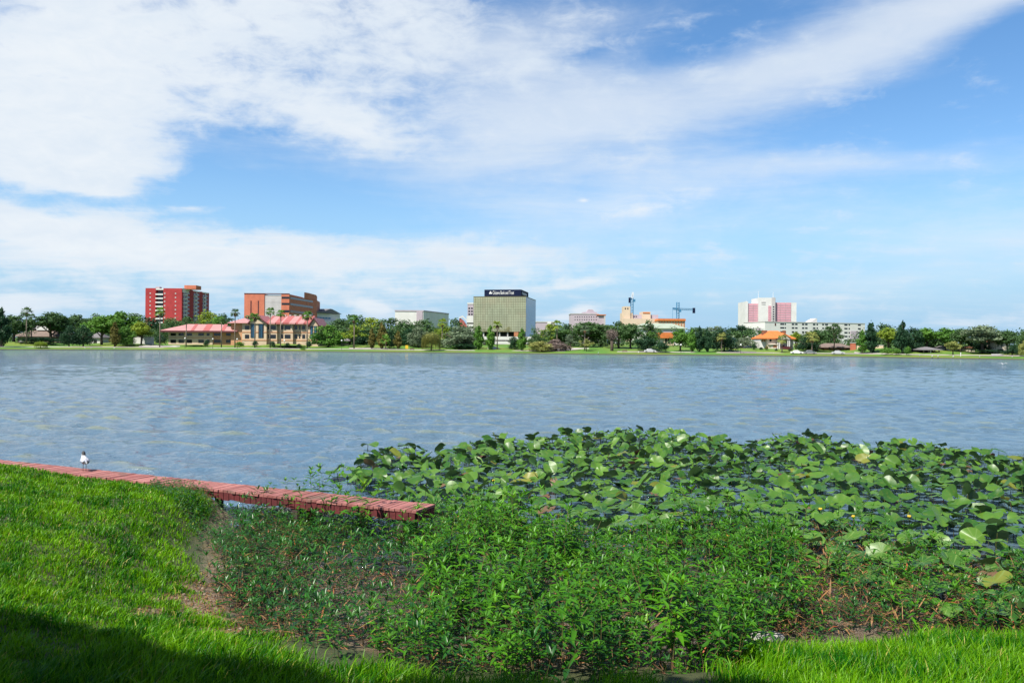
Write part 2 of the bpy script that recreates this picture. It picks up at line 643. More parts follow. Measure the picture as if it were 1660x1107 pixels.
azs = np.linspace(SH_AZ[0], SH_AZ[-1], 420)
ts = np.array([0, 0, .25, .6, 1.5, 3, 5, 8, 11, 15, 20, 26, 33, 42, 55, 75, 100, 150, 250, 450, 900, 2000, 4500, 9000.])
A, T_ = np.meshgrid(azs, ts)
RR = np.interp(A, SH_AZ, SH_R) + T_ + vnoise(A * 300, A * 0, 40) * 1.2 * (T_ < 3)
FZ = np.interp(T_, *_T)
FZ[0] = -1.0
FZ[1] = 0.08
FX, FY = RR * np.sin(A), RR * np.cos(A)
FZ[2:] += (vnoise(FX, FY, 30) * np.clip(T_ / 60, 0, .5))[2:]
m_lawn = bpy.data.materials.new("far_lawn")
m_lawn.use_nodes = True
q = NG(m_lawn.node_tree)
b = m_lawn.node_tree.nodes['Principled BSDF']
b.inputs['Roughness'].default_value = 0.9
t = q.n('ShaderNodeTexCoord')
n1 = q.noise(t.outputs['Object'], 0.05, 6, 0.65)
n2 = q.noise(t.outputs['Object'], 0.7, 6, 0.7)
c = q.mix(q.mapr(n1, .4, .62, 0, 1), (0.052, 0.140, 0.006, 1), (0.105, 0.150, 0.010, 1))
c = q.mix(q.mapr(n2, .45, .75, 0, .6), c, (0.03, 0.09, 0.007, 1))
z_ = q.sep(t.outputs['Object'])[2]
c = q.mix(q.mapr(q.m('ADD', z_, q.m('MULTIPLY', n2, .12)), .26, .40, 1, 0), c, (0.045, 0.04, 0.022, 1))
q.link(c, b.inputs['Base Color'])
far = link("terrain", mesh_np("terrain", np.stack([FX, FY, FZ], -1).reshape(-1, 3), grid_faces(len(ts), len(azs)), [m_lawn], True))
tag(far, "green lawn rising from the far shore of the lake", "terrain", kind="structure")


def t_point(px, t):
    """ground point t metres inland of the far waterline, seen at column px"""
    Y = shore_depth(px)
    X = (px - CX) / FPX * Y
    r = math.hypot(X, Y)
    k = (r + t) / r
    return Vector((X * k, Y * k, far_z(X * k, Y * k)))


m_pave = mat("pale_concrete", (0.50, 0.46, 0.42), 0.85, var=0.2, scale=0.4)
m_asph = mat("grey_asphalt", (0.26, 0.25, 0.25), 0.9, var=0.3, scale=0.3)


def strip(name, px0, px1, t0, t1, m_, label, n=40, lift=0.06, wob=0.0):
    v, f = [], []
    K = 5
    for i in range(n + 1):
        px = px0 + (px1 - px0) * i / n
        w = wob * math.sin(i * 0.9)
        for k in range(K):
            p = t_point(px, t0 + w + (t1 - t0) * k / (K - 1))
            v.append((p.x, p.y, p.z + lift))
    for i in range(n):
        for k in range(K - 1):
            a = i * K + k
            f.append((a, a + K, a + K + 1, a + 1))
    o = link(name, mesh_from(name, v, f, [m_], smooth=True))
    return tag(o, label, "path", kind="structure")


strip("path", -60, 1720, 9, 12.5, m_pave, "pale lakeside footpath along the far lawn", 120, 0.07)
strip("pavement", 566, 628, 14, 22, m_pave, "pale paved terrace below the rust coloured cypresses", 14, 0.10)
strip("pavement", 890, 955, 13, 30, m_pave, "pale paved boat ramp area beside the willows", 14, 0.10)
strip("road", 1182, 1226, 14, 48, m_asph, "grey driveway and parking lot beside the white villa", 14, 0.12)
strip("pavement", 225, 292, 14, 24, m_pave, "pale paved plaza beside the beige offices", 14, 0.10)
strip("pavement", 1385, 1440, 13, 24, m_pave, "sandy paved apron by the red brick pillar", 14, 0.10)

# ------------------------------------------------------------------ water
rw = [4.0]
while rw[-1] < 420:
    rw.append(rw[-1] + max(0.075, rw[-1] * 0.0062))
rw = np.array(rw + [480, 560, 700, 1000.])
aw = np.concatenate([np.linspace(R(-86), R(-42), 50)[:-1], np.linspace(R(-42), R(42), 900), np.linspace(R(42), R(86), 50)[1:]])
WA, WR = np.meshgrid(aw, rw)
WX, WY = WR * np.sin(WA), WR * np.cos(WA)
rs = np.random.RandomState(5)
att = 0.10 + 0.90 * sstep(WY - np.interp(WX, [-12, -3, -1, 1, 4, 10, 24], [6, 7, 13, 20, 22, 23, 25]), 0.0, 6.0)
gust = 1.0 + 0.35 * vnoise(WX, WY, 46, 3)
HZ = np.zeros_like(WX)
HX = np.zeros_like(WX)
HY = np.zeros_like(WX)
wind = R(-100)                      # chop runs towards the near bank
step_r = np.maximum(0.075, WR * 0.0062)
for k in range(70):
    lam = 0.28 * (3.6 / 0.28) ** rs.rand()
    th = wind + rs.normal() * 0.62
    kx, ky = math.cos(th), math.sin(th)
    kk = 2 * math.pi / lam
    amp = 0.0088 * (lam / 1.0) ** 1.05 / (1 + (lam / 2.2) ** 3)
    ph = kk * (kx * WX + ky * WY) + rs.rand() * 6.283
    f_ = np.clip(1.6 - 3.2 * step_r / lam, 0, 1) * att * amp * gust
    HZ += f_ * np.cos(ph)
    HX -= f_ * 0.8 * kx * np.sin(ph)
    HY -= f_ * 0.8 * ky * np.sin(ph)
WV = np.stack([WX + HX, WY + HY, HZ], -1).reshape(-1, 3)
m_wat = bpy.data.materials.new("lake_water")
m_wat.use_nodes = True
q = NG(m_wat.node_tree)
b = m_wat.node_tree.nodes['Principled BSDF']
t = q.n('ShaderNodeTexCoord')
ob = t.outputs['Object']
nb = q.noise(ob, 0.035, 4, 0.6)
deep = q.mix(q.mapr(nb, .35, .65, 0, 1), (0.055, 0.104, 0.158, 1), (0.074, 0.120, 0.158, 1))
# the shallow inlet by the bank is stirred up mud
shal = q.mapr(q.m('ADD', q.sep(ob)[1], q.m('MULTIPLY', q.noise(ob, 0.9, 3, 0.6), 2.0)), 11.0, 14.5, 0.0, 1.0)
deep = q.mix(shal, (0.040, 0.036, 0.033, 1), deep)
# olive glow of light through thin silty crests, painted in by wave height
crest = q.mapr(q.sep(ob)[2], 0.022, 0.090, 0.0, 0.60)
q.link(q.mix(crest, deep, (0.135, 0.150, 0.075, 1)), b.inputs['Base Color'])
b.inputs['Roughness'].default_value = 0.07
b.inputs['IOR'].default_value = 1.333
w1 = q.noise(q.mapping(ob, rot=(0, 0, R(8)), sc=(0.55, 1.3, 1)), 2.3, 5, 0.62, 0.4)
w2 = q.noise(q.mapping(ob, rot=(0, 0, R(-14)), sc=(0.6, 1.4, 1)), 7.5, 3, 0.6, 0.3)
w0 = q.noise(q.mapping(ob, rot=(0, 0, R(5)), sc=(0.5, 1.25, 1)), 0.75, 3, 0.55, 0.3)
b0 = q.n('ShaderNodeBump')
b0.inputs['Strength'].default_value = 1.0
b0.inputs['Distance'].default_value = 0.07
q.link(w0, b0.inputs['Height'])
b1 = q.n('ShaderNodeBump')
q.link(b0.outputs[0], b1.inputs['Normal'])
b1.inputs['Strength'].default_value = 1.0
b1.inputs['Distance'].default_value = 0.11
q.link(w1, b1.inputs['Height'])
b2 = q.n('ShaderNodeBump')
b2.inputs['Strength'].default_value = 1.0
b2.inputs['Distance'].default_value = 0.075
q.link(w2, b2.inputs['Height'])
q.link(b1.outputs[0], b2.inputs['Normal'])
q.link(b2.outputs[0], b.inputs['Normal'])
water = link("water", mesh_np("water", WV, grid_faces(len(rw), len(aw)), [m_wat], True))
tag(water, "choppy grey blue lake water", "water", kind="structure")
del WV, HX, HY, HZ, WX, WY, WA, WR, gust, att, step_r


# ================================================================== boardwalk along the water
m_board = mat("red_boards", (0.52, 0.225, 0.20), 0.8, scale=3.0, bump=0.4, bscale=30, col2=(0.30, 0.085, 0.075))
# every plank has weathered on its own: paint worn pink, red or nearly brown
q = NG(m_board.node_tree)
b = m_board.node_tree.nodes['Principled BSDF']
src = b.inputs['Base Color'].links[0].from_socket
ta = q.n('ShaderNodeAttribute', attribute_name='tint')
tb = q.n('ShaderNodeTexCoord')
worn = q.mix(q.mapr(ta.outputs['Fac'], 0, 1, 0, 1, False), (0.12, 0.030, 0.026, 1), (0.32, 0.135, 0.118, 1))
colr = q.mix(0.65, src, worn)
stain = q.mapr(q.noise(tb.outputs['Object'], 1.7, 6, 0.7), 0.50, 0.68, 0.0, 0.75)
q.link(q.mix(stain, colr, (0.085, 0.065, 0.045, 1)), b.inputs['Base Color'])
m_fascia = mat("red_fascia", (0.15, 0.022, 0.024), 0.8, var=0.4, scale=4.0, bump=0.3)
m_post = mat("dark_timber", (0.06, 0.04, 0.035), 0.85, var=0.4, scale=4.0)
BW_O = Vector((-1.19, 12.50, 0))
BW_D = Vector((-0.911, 0.412, 0))
bw = thing("boardwalk", "narrow walkway of faded red planks running along the water's edge beside the lawn", "boardwalk",
           BW_O, math.atan2(0.412, -0.911))
rb = random.Random(3)
mb = MB()
xx = 0.0
i = 0
while xx < 22:
    w = 0.098 + rb.uniform(-.004, .004)
    zz = rb.uniform(-.004, .004)
    ov = rb.uniform(-.012, .012)
    mb.box(xx, xx + w - 0.013, -0.005 + ov, 0.565 + ov, 0.462 + zz, 0.50 + zz)
    xx += w
    i += 1
deck = mb.build("deck", [m_board], bw)
at_ = deck.data.attributes.new("tint", 'FLOAT', 'POINT')
at_.data.foreach_set("value", np.repeat(np.random.RandomState(2).rand(len(deck.data.vertices) // 8), 8).astype(np.float32))
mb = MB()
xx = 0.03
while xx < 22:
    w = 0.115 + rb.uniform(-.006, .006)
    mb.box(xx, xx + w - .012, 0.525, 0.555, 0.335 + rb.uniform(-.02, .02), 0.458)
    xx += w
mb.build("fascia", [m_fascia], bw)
mb = MB()
for k in range(4):
    mb.box(-0.004, 0.026, 0.02 + k * .125, 0.13 + k * .125, 0.325, 0.458)
mb.build("end_fascia", [m_fascia], bw)
for k in range(11):
    for yy in (0.10, 0.44):
        p = MB()
        p.box(0.25 + k * 2.0, 0.36 + k * 2.0, yy, yy + .1, -1.2, 0.46)
        p.build("post", [m_post], bw)

# ================================================================== lawn grass
rs = np.random.RandomState(21)


def blades(n_try, x0, x1, y0, y1, dens_fn, h0, h1, wid, lean0, lean1, seed, hfn=None):
    r = np.random.RandomState(seed)
    x = r.uniform(x0, x1, n_try)
    y = r.uniform(y0, y1, n_try)
    keep = r.rand(n_try) < dens_fn(x, y)
    x, y = x[keep], y[keep]
    z = near_z(x, y)
    px, py = proj(x, y, z)
    k2 = (px > -90) & (px < 1750) & (py < 1200)
    x, y, z = x[k2], y[k2], z[k2]
    n = len(x)
    h = r.uniform(h0, h1, n) * (1 if hfn is None else hfn(x, y))
    wv = wid * (0.7 + 0.6 * r.rand(n)) * np.maximum(1.0, (y / 6.0)) ** 0.55
    a = r.uniform(0, 6.283, n)
    ln = r.uniform(lean0, lean1, n)
    # blades lean at random with a common bias away from the lake breeze
    dxv = np.cos(a) * ln + 0.22
    dyv = np.sin(a) * ln + 0.10
    f = r.uniform(0, 3.1416, n)
    sx, sy = np.cos(f) * wv * .5, np.sin(f) * wv * .5
    bx, by, bz = x, y, z - 0.01
    mx_, my_, mz = x + dxv * h * .38, y + dyv * h * .38, z + h * .58
    tx, ty, tz = x + dxv * h * 1.0, y + dyv * h * 1.0, z + h * np.clip(1.0 - .25 * np.hypot(dxv, dyv), .35, 1)
    V = np.empty((n, 5, 3), np.float32)
    V[:, 0] = np.stack([bx - sx, by - sy, bz], -1)
    V[:, 1] = np.stack([bx + sx, by + sy, bz], -1)
    V[:, 2] = np.stack([mx_ + sx * .85, my_ + sy * .85, mz], -1)
    V[:, 3] = np.stack([mx_ - sx * .85, my_ - sy * .85, mz], -1)
    V[:, 4] = np.stack([tx, ty, tz], -1)
    i0 = (np.arange(n) * 5)[:, None]
    T = np.concatenate([i0 + np.array([[0, 1, 2]]), i0 + np.array([[0, 2, 3]]), i0 + np.array([[3, 2, 4]])], 0)
    yel = np.clip(0.40 + 0.26 * vnoise(x, y, 1.1, 5) + 0.16 * vnoise(x, y, .35, 15) + .22 * vnoise(x, y, .13, 25) + 0.55 * np.clip(dirt(x, y), 0, 1), 0, 1)
    tint = np.clip(yel + r.normal(size=n) * 0.24, 0, 0.85)
    tint = np.where(r.rand(n) < 0.025 + 0.25 * np.clip(dirt(x, y), 0, 1), 0.97, tint)
    return V.reshape(-1, 3), T, np.repeat(tint, 5)


m_grass = leaf_mat("lawn_grass", (0.005, 0.130, 0.001), (0.200, 0.480, 0.003), (0.55, 0.45, 0.12), rough=0.40, trans=0.32, spec=0.15)


def d_left(x, y):
    s = shore_s(x, y)
    lim = np.interp(x, [-12, -5.2, -4.4, -3.8], [-0.06, 0.0, 0.5, 0.25])
    side = sstep(x, -1.9, -2.6) + sstep(0.35 * vnoise(x, y, .8) + s, 2.3, 2.9) * (x < 3)
    return np.clip(sstep(s, lim, lim + .3) * np.clip(side, 0, 1) * (1 - .86 * np.clip(dirt(x, y) * 2.2, 0, 1)), 0, 1) * np.clip((6.5 / y) ** 1.15, .33, 1)


def d_right(x, y):
    s = shore_s(x, y)
    e = 0.12 + 0.25 * vnoise(x, y, 1.2, 4)
    return sstep(x + .3 * vnoise(x, y, .7), 1.75, 2.35) * sstep(s, e + .1, e + .4)


V1, T1, N1 = blades(560000, -12.5, -0.5, 3.6, 17.6, d_left, 0.038, 0.090, 0.0075, 0.25, 0.95, 1, lambda x, y: np.clip(.95 + .45 * vnoise(x, y, .45, 22) + .3 * vnoise(x, y, 1.5, 2), .45, 1.7))
V2, T2, N2 = blades(62000, 1.5, 6.0, 4.0, 8.4, d_right, 0.09, 0.24, 0.0085, 0.15, 0.75, 2)
V3, T3, N3 = blades(80000, -3.2, 2.4, 3.6, 6.8, lambda x, y: sstep(shore_s(x, y) + .3 * vnoise(x, y, .8), 1.1, 1.8) * .6, 0.07, 0.19, 0.008, 0.15, 0.8, 3)
VV = np.concatenate([V1, V2, V3])
TT = np.concatenate([T1, T2 + len(V1), T3 + len(V1) + len(V2)])
NN = np.concatenate([N1, N2, N3])
print("grass blades", len(VV) // 5)
grass = link("grass", mesh_np("grass", VV, TT, [m_grass], False, NN))
tag(grass, "bright green lawn grass on the bank", "grass", kind="stuff")
del VV, TT, NN, V1, T1, N1, V2, T2, N2, V3, T3, N3

# ================================================================== leafy water weeds
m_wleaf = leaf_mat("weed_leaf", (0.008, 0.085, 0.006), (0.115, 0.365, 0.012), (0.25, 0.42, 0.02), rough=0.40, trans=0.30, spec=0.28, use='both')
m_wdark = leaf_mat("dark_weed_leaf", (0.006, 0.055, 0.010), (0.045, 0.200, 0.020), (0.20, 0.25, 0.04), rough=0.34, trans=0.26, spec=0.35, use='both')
m_wstem = mat("weed_stem", (0.16, 0.09, 0.035), 0.7, var=0.5, scale=6.0, col2=(0.09, 0.11, 0.03))


def lance_leaf(base, d, up, L, wd, droop, r):
    """folded lance shaped leaf as 6 triangles; returns verts, tris"""
    d = d.normalized()
    side = d.cross(up)
    if side.length < 1e-3:
        side = Vector((1, 0, 0))
    side.normalize()
    nrm = side.cross(d).normalized()
    v = [base]
    for (t_, w_) in ((.30, .85), (.62, .75)):
        c_ = base + d * (L * t_) - Vector((0, 0, 1)) * (droop * L * t_ * t_)
        v += [c_ - side * wd * w_ * .5 + nrm * wd * .16, c_ - nrm * wd * 0.04, c_ + side * wd * w_ * .5 + nrm * wd * .16]
    v.append(base + d * L - Vector((0, 0, 1)) * (droop * L))
    f = [(0, 2, 1), (0, 3, 2), (1, 2, 5), (1, 5, 4), (2, 3, 6), (2, 6, 5), (4, 5, 7), (5, 6, 7)]
    return v, f


def weed_meshes(seed, n_st, h0, h1, spread, L0, L1, tier, twist=1.0, bare=0.25, m_=None, slim=1.0):
    r = random.Random(seed)
    LV, LF, LT = [], [], []
    st = MB()
    for s_ in range(n_st):
        a = r.uniform(0, 6.283)
        rad = spread * math.sqrt(r.random())
        p0 = Vector((rad * math.cos(a), rad * math.sin(a), -0.10))
        h = r.uniform(h0, h1)
        la = a + r.uniform(-1, 1)
        ln = r.uniform(.05, .45)
        pts = [p0 + Vector((math.cos(la) * ln * h * t * t, math.sin(la) * ln * h * t * t, (h + .1) * t * (1 - .12 * ln * t))) for t in (0, .35, .7, 1)]
        st.tube(pts, [0.0035, .003, .0025, .0015], 3, False)
        k = 0
        zt = bare + r.uniform(-.1, .1)
        az_ = r.uniform(0, 6.28)
        tint = r.random() * .8
        while zt < 1.0:
            j = min(int(zt * 3), 2)
            fr = zt * 3 - j
            # stem position by linear pieces of the curve
            tt = (0, .35, .7, 1)
            for q_ in range(3):
                if tt[q_] <= zt <= tt[q_ + 1]:
                    fr = (zt - tt[q_]) / (tt[q_ + 1] - tt[q_])
                    base = pts[q_].lerp(pts[q_ + 1], fr)
            for side in range(2):
                az2 = az_ + math.pi * side + r.uniform(-.35, .35)
                elv = r.uniform(.05, .6) + .55 * max(0, zt - .6)
                L = r.uniform(L0, L1) * (0.65 + .5 * math.sin(min(1, zt * 1.15) * 2.6))
                d = Vector((math.cos(az2) * math.cos(elv), math.sin(az2) * math.cos(elv), math.sin(elv)))
                v, f = lance_leaf(base, d, Vector((0, 0, 1)), L, L * r.uniform(.22, .33) * slim, r.uniform(.1, .5), r)
                b_ = len(LV)
                LV += [tuple(p) for p in v]
                LF += [tuple(b_ + i for i in q_) for q_ in f]
                tq = min(1, max(0, tint + r.gauss(0, .12) + .12 * (zt > .85)))
                LT += [tq] * len(v)
            az_ += 1.57 * twist + r.uniform(-.3, .3)
            zt += tier * r.uniform(.8, 1.2) / max(h, .2)
        # rosette at the tip
        for i_ in range(5):
            az2 = i_ * 1.256 + r.uniform(-.3, .3)
            elv = r.uniform(.5, 1.2)
            L = r.uniform(L0, L1) * .7
            d = Vector((math.cos(az2) * math.cos(elv), math.sin(az2) * math.cos(elv), math.sin(elv)))
            v, f = lance_leaf(pts[-1], d, Vector((0, 0, 1)), L, L * .22, .25, r)
            b_ = len(LV)
            LV += [tuple(p) for p in v]
            LF += [tuple(b_ + i for i in q_) for q_ in f]
            LT += [min(1, tint + .18)] * len(v)
    lm = mesh_np("leaves", np.array(LV), np.array(LF), [m_ or m_wleaf], False, np.array(LT))
    return lm, st.mesh("stem", [m_wstem])


WEEDS = [weed_meshes(100 + k, 5, .30, .68, .18, .10, .18, .070, bare=.38) for k in range(7)]
WEEDS_TALL = [weed_meshes(200 + k, 4, .50, .88, .15, .12, .20, .085, bare=.40) for k in range(4)]
WEEDS_LOW = [weed_meshes(300 + k, 7, .09, .24, .20, .065, .115, .05) for k in range(4)]

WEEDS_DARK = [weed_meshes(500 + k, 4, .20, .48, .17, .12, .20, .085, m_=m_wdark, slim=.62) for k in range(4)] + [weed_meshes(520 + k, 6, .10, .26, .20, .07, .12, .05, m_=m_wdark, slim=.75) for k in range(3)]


def in_poly(px, py, poly):
    inside = np.zeros(np.shape(px), bool)
    n = len(poly)
    j = n - 1
    for i in range(n):
        xi, yi = poly[i]
        xj, yj = poly[j]
        c = ((yi > py) != (yj > py)) & (px < (xj - xi) * (py - yi) / (yj - yi + 1e-9) + xi)
        inside ^= c
        j = i
    return inside


def scatter(poly, z, gap, n, seed, box=(-8, 20, 4, 32), dens=None):
    """points on the ground inside an outline seen from the bank, at least `gap` apart"""
    r = np.random.RandomState(seed)
    pts = []
    cell = {}
    for _ in range(n):
        x, y = r.uniform(box[0], box[1]), r.uniform(box[2], box[3])
        px, py = proj(np.array(x), np.array(y), np.array(z))
        if not in_poly(px, py, poly):
            continue
        if dens is not None and r.rand() > dens(x, y, float(px), float(py)):
            continue
        k = (int(x / gap), int(y / gap))
        ok = True
        for i in (-1, 0, 1):
            for j in (-1, 0, 1):
                for (qx, qy) in cell.get((k[0] + i, k[1] + j), ()):
                    if (qx - x) ** 2 + (qy - y) ** 2 < gap * gap:
                        ok = False
        if ok:
            cell.setdefault(k, []).append((x, y))
            pts.append((x, y))
    return pts


WEED_ROWS = []


def weed(meshes, x, y, sc, rz, label, group):
    WEED_ROWS.append((meshes, x, y, sc, rz, label, group))


rw_ = random.Random(9)
MAIN = [(690, 865), (760, 838), (830, 846), (900, 885), (1000, 900), (1090, 868), (1180, 850), (1260, 870), (1275, 950), (1260, 1010), (1215, 1060), (1215, 1140), (640, 1140), (620, 1070),
        (690, 1040), (700, 960)]
nw = 0
for (x, y) in scatter(MAIN, 0.05, 0.228, 16000, 41, (-3, 5, 5.6, 14)):
    hill = float(vnoise(np.array(x), np.array(y), 1.3, 18))
    weed(rw_.choice(WEEDS * 2 + WEEDS_TALL[:2] + WEEDS_DARK[:3]) if hill > -.5 else rw_.choice(WEEDS_LOW), x, y, rw_.uniform(.75, 1.1) * (1 + .38 * hill), rw_.uniform(0, 6.28),
         "bright green leafy water weed in the dense thicket between the inlet and the lily leaves", "leafy weeds in the thicket")
    nw += 1
n_main = nw
INLET = [(345, 890), (400, 850), (450, 822), (560, 830), (700, 845), (760, 850), (690, 880), (700, 960), (690, 1040), (620, 1075), (520, 1075), (430, 1060), (365, 1010), (350, 950)]
for (x, y) in scatter(INLET, 0.02, 0.20, 9000, 42, (-6, 1, 6, 14),
                      lambda x, y, px, py: 1.0 if py < 895 else (.13 if 450 < px < 690 and 895 < py < 1035 else .50)):
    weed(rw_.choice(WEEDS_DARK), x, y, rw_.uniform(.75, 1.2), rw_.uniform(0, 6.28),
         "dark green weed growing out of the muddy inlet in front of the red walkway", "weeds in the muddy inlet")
    nw += 1
FRINGE = [(1250, 880), (1330, 850), (1420, 870), (1520, 900), (1660, 930), (1760, 940), (1760, 1040), (1560, 1030), (1400, 1030), (1240, 1050), (1275, 950)]
for (x, y) in scatter(FRINGE, 0.02, 0.21, 12000, 43, (1, 8, 6, 14)):
    weed(rw_.choice(WEEDS_LOW + WEEDS_DARK + WEEDS[:2]), x, y, rw_.uniform(.6, 1.0), rw_.uniform(0, 6.28),
         "sparse weed among dead brown stalks between the lawn and the lily leaves", "weeds among the dead stalks")
    nw += 1
# tall plants leaning over the walkway
for (px, py, sc) in ((505, 838, .95), (535, 842, 1.1), (560, 845, 1.2), (590, 842, 1.0), (622, 845, .8), (470, 835, .8), (745, 850, 1.0), (775, 852, .95), (655, 850, .7)):
    p = PZ(px, py, 0.0)
    weed(rw_.choice(WEEDS_TALL), p.x, p.y, sc, rw_.uniform(0, 6.28), "tall leafy weed reaching up over the red planks of the walkway", "tall weeds by the walkway")
    nw += 1
# bold plants standing in the shade close to the lens
for (px, py, sc) in ((845, 1120, .62), (980, 1128, .55), (1125, 1075, .75), (1190, 1095, .7), (1040, 1120, .6), (620, 1070, .7), (700, 1105, .6), (655, 1120, .55), (550, 1085, .55)):
    p = PZ(px, py, 0.15)
    weed(rw_.choice(WEEDS_TALL), p.x, p.y, sc, rw_.uniform(0, 6.28), "tall broad leafed weed standing in the shade at the front of the thicket", "tall weeds in the shade")
    nw += 1
WALK = [(250, 786), (330, 796), (450, 812), (560, 826), (690, 842), (700, 880), (560, 862), (430, 836), (300, 812), (240, 796)]
for (x, y) in scatter(WALK, 0.15, 0.17, 6000, 44, (-8, 0, 9, 17)):
    if y > 11.98 - (x + 1.39) * .452 - .12:
        continue
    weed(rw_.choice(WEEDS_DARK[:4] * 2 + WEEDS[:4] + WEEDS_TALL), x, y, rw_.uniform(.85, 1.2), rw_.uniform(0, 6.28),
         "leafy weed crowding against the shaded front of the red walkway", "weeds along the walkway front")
    nw += 1
GAP = [(690, 845), (830, 850), (1000, 866), (1180, 868), (1260, 872), (1260, 900), (1090, 892), (1000, 920), (880, 905), (760, 862), (690, 880)]
for (x, y) in scatter(GAP, 0.02, 0.26, 4000, 45, (-3, 6, 8, 15)):
    weed(rw_.choice(WEEDS_LOW), x, y, rw_.uniform(.8, 1.2), rw_.uniform(0, 6.28),
         "low weed at the water between the thicket and the lily leaves", "low weeds before the lily leaves")
    nw += 1
print("weeds", nw, n_main)
# the nearest plants one by one, those further back as one undergrowth
WEED_ROWS.sort(key=lambda w: math.hypot(w[1], w[2]) / (w[3] * (1.6 if w[0] in WEEDS_TALL else 1.0)))
for (ms, x, y, sc, rz, label, group) in WEED_ROWS[:295]:
    o = thing("leafy_weed", label, "weed", (x, y, max(float(near_z(x, y)), -.06)), rz, group)
    o.scale = (sc, sc, sc)
    link("leaves", ms[0], o)
    link("stem", ms[1], o)
VV, TT, NN, MI = [], [], [], []
nv = 0
for (ms, x, y, sc, rz, label, group) in WEED_ROWS[295:]:
    z0 = max(float(near_z(x, y)), -.06)
    hue = rw_.random()
    for mi, me in enumerate(ms):
        n_ = len(me.vertices)
        vv = np.empty(n_ * 3, np.float32)
        me.vertices.foreach_get("co", vv)
        vv = vv.reshape(-1, 3) * sc
        me.calc_loop_triangles()
        tt = np.empty(len(me.loop_triangles) * 3, np.int32)
        me.loop_triangles.foreach_get("vertices", tt)
        c_, s_ = math.cos(rz), math.sin(rz)
        VV.append(np.stack([x + vv[:, 0] * c_ - vv[:, 1] * s_, y + vv[:, 0] * s_ + vv[:, 1] * c_, z0 + vv[:, 2]], -1))
        TT.append(tt.reshape(-1, 3) + nv)
        nv += n_
        if mi == 0:
            tn = np.empty(n_, np.float32)
            me.attributes["tint"].data.foreach_get("value", tn)
            NN.append(np.clip(tn + (hue - .5) * .3, 0, 1))
        else:
            NN.append(np.full(n_, .5))
        MI.append(np.full(len(tt) // 3, 2 if (mi == 0 and me.materials[0] == m_wdark) else mi))
ug = link("undergrowth", mesh_np("undergrowth", np.concatenate(VV), np.concatenate(TT), [m_wleaf, m_wstem, m_wdark], False, np.concatenate(NN), np.concatenate(MI)))
tag(ug, "leafy green undergrowth filling the inlet and the bank behind the nearer weeds", "undergrowth", kind="stuff")
del VV, TT, NN, MI

# small leaved creeping plants between the lawn and the walkway
m_creep = leaf_mat("creeper_leaf", (0.012, 0.085, 0.010), (0.05, 0.17, 0.012), (0.12, 0.22, 0.02), rough=0.30, trans=0.22, spec=0.5)
CREEP = [(255, 790), (310, 792), (420, 806), (520, 824), (600, 836), (640, 860), (480, 880), (370, 885), (300, 850), (240, 815)]
r = np.random.RandomState(77)
pts = np.array(scatter(CREEP, 0.30, 0.035, 42000, 78, (-8, 0, 8, 17)))
LV, LF, LT = [], [], []
for (x, y) in pts:
    z = max(float(near_z(x, y)), -.03)
    for k in range(3):
        a = r.uniform(0, 6.28)
        e = r.uniform(-.1, .9)
        L = r.uniform(.03, .06)
        b0 = Vector((x + r.normal() * .02, y + r.normal() * .02, z + r.uniform(.02, .16)))
        d = Vector((math.cos(a) * math.cos(e), math.sin(a) * math.cos(e), math.sin(e)))
        v, f = lance_leaf(b0, d, Vector((0, 0, 1)), L, L * .5, .2, None)
        n0 = len(LV)
        LV += [tuple(p) for p in v]
        LF += [tuple(n0 + i for i in q_) for q_ in f]
        LT += [min(1, max(0, r.rand()))] * len(v)
cr = link("ground_cover", mesh_np("ground_cover", np.array(LV), np.array(LF), [m_creep], False, np.array(LT)))
tag(cr, "dark glossy creeping plants between the lawn and the walkway", "ground cover", kind="stuff")

# dead stalks and fallen leaves
m_dead = leaf_mat("dead_stalk", (0.10, 0.045, 0.022), (0.40, 0.22, 0.085), (0.45, 0.11, 0.03), rough=0.6, trans=0.12, spec=0.3)
LV, LF, LT = [], [], []


def stalk(p, a, e, L, w, tint):
    d = Vector((math.cos(a) * math.cos(e), math.sin(a) * math.cos(e), math.sin(e)))
    v, f = lance_leaf(p, d, Vector((0, 0, 1)), L, w, r.uniform(-.1, .5), None)
    n0 = len(LV)
    LV.extend([tuple(q_) for q_ in v])
    LF.extend([tuple(n0 + i for i in q_) for q_ in f])
    LT.extend([tint] * len(v))


for poly, n, gap in ((FRINGE, 24000, .030), (INLET, 9000, .06), (MAIN, 9000, .085), ([(690, 850), (1250, 860), (1250, 900), (900, 925), (690, 890)], 6000, .075)):
    for (x, y) in scatter(poly, 0.03, gap, n, 90, (-6, 9, 5.6, 14)):
        z = max(float(near_z(x, y)), -.03)
        for k in range(2):
            stalk(Vector((x, y, z + r.uniform(0, .16))), r.uniform(0, 6.28), r.uniform(-.2, .9), r.uniform(.05, .26), r.uniform(.006, .026), r.rand() ** 1.2)
for _ in range(5200):
    x, y = r.uniform(-4.0, -2.2), r.uniform(7.4, 11.2)
    if dirt(np.array(x), np.array(y)) > 0.05:
        stalk(Vector((x, y, float(near_z(x, y)) + .012)), r.uniform(0, 6.28), r.uniform(-.1, .25), r.uniform(.03, .09), r.uniform(.006, .018), r.rand() * .8)
dl = link("leaf_litter", mesh_np("leaf_litter", np.array(LV), np.array(LF), [m_dead], False, np.array(LT)))
tag(dl, "dead brown and orange stalks and leaves among the weeds", "plant litter", kind="stuff")

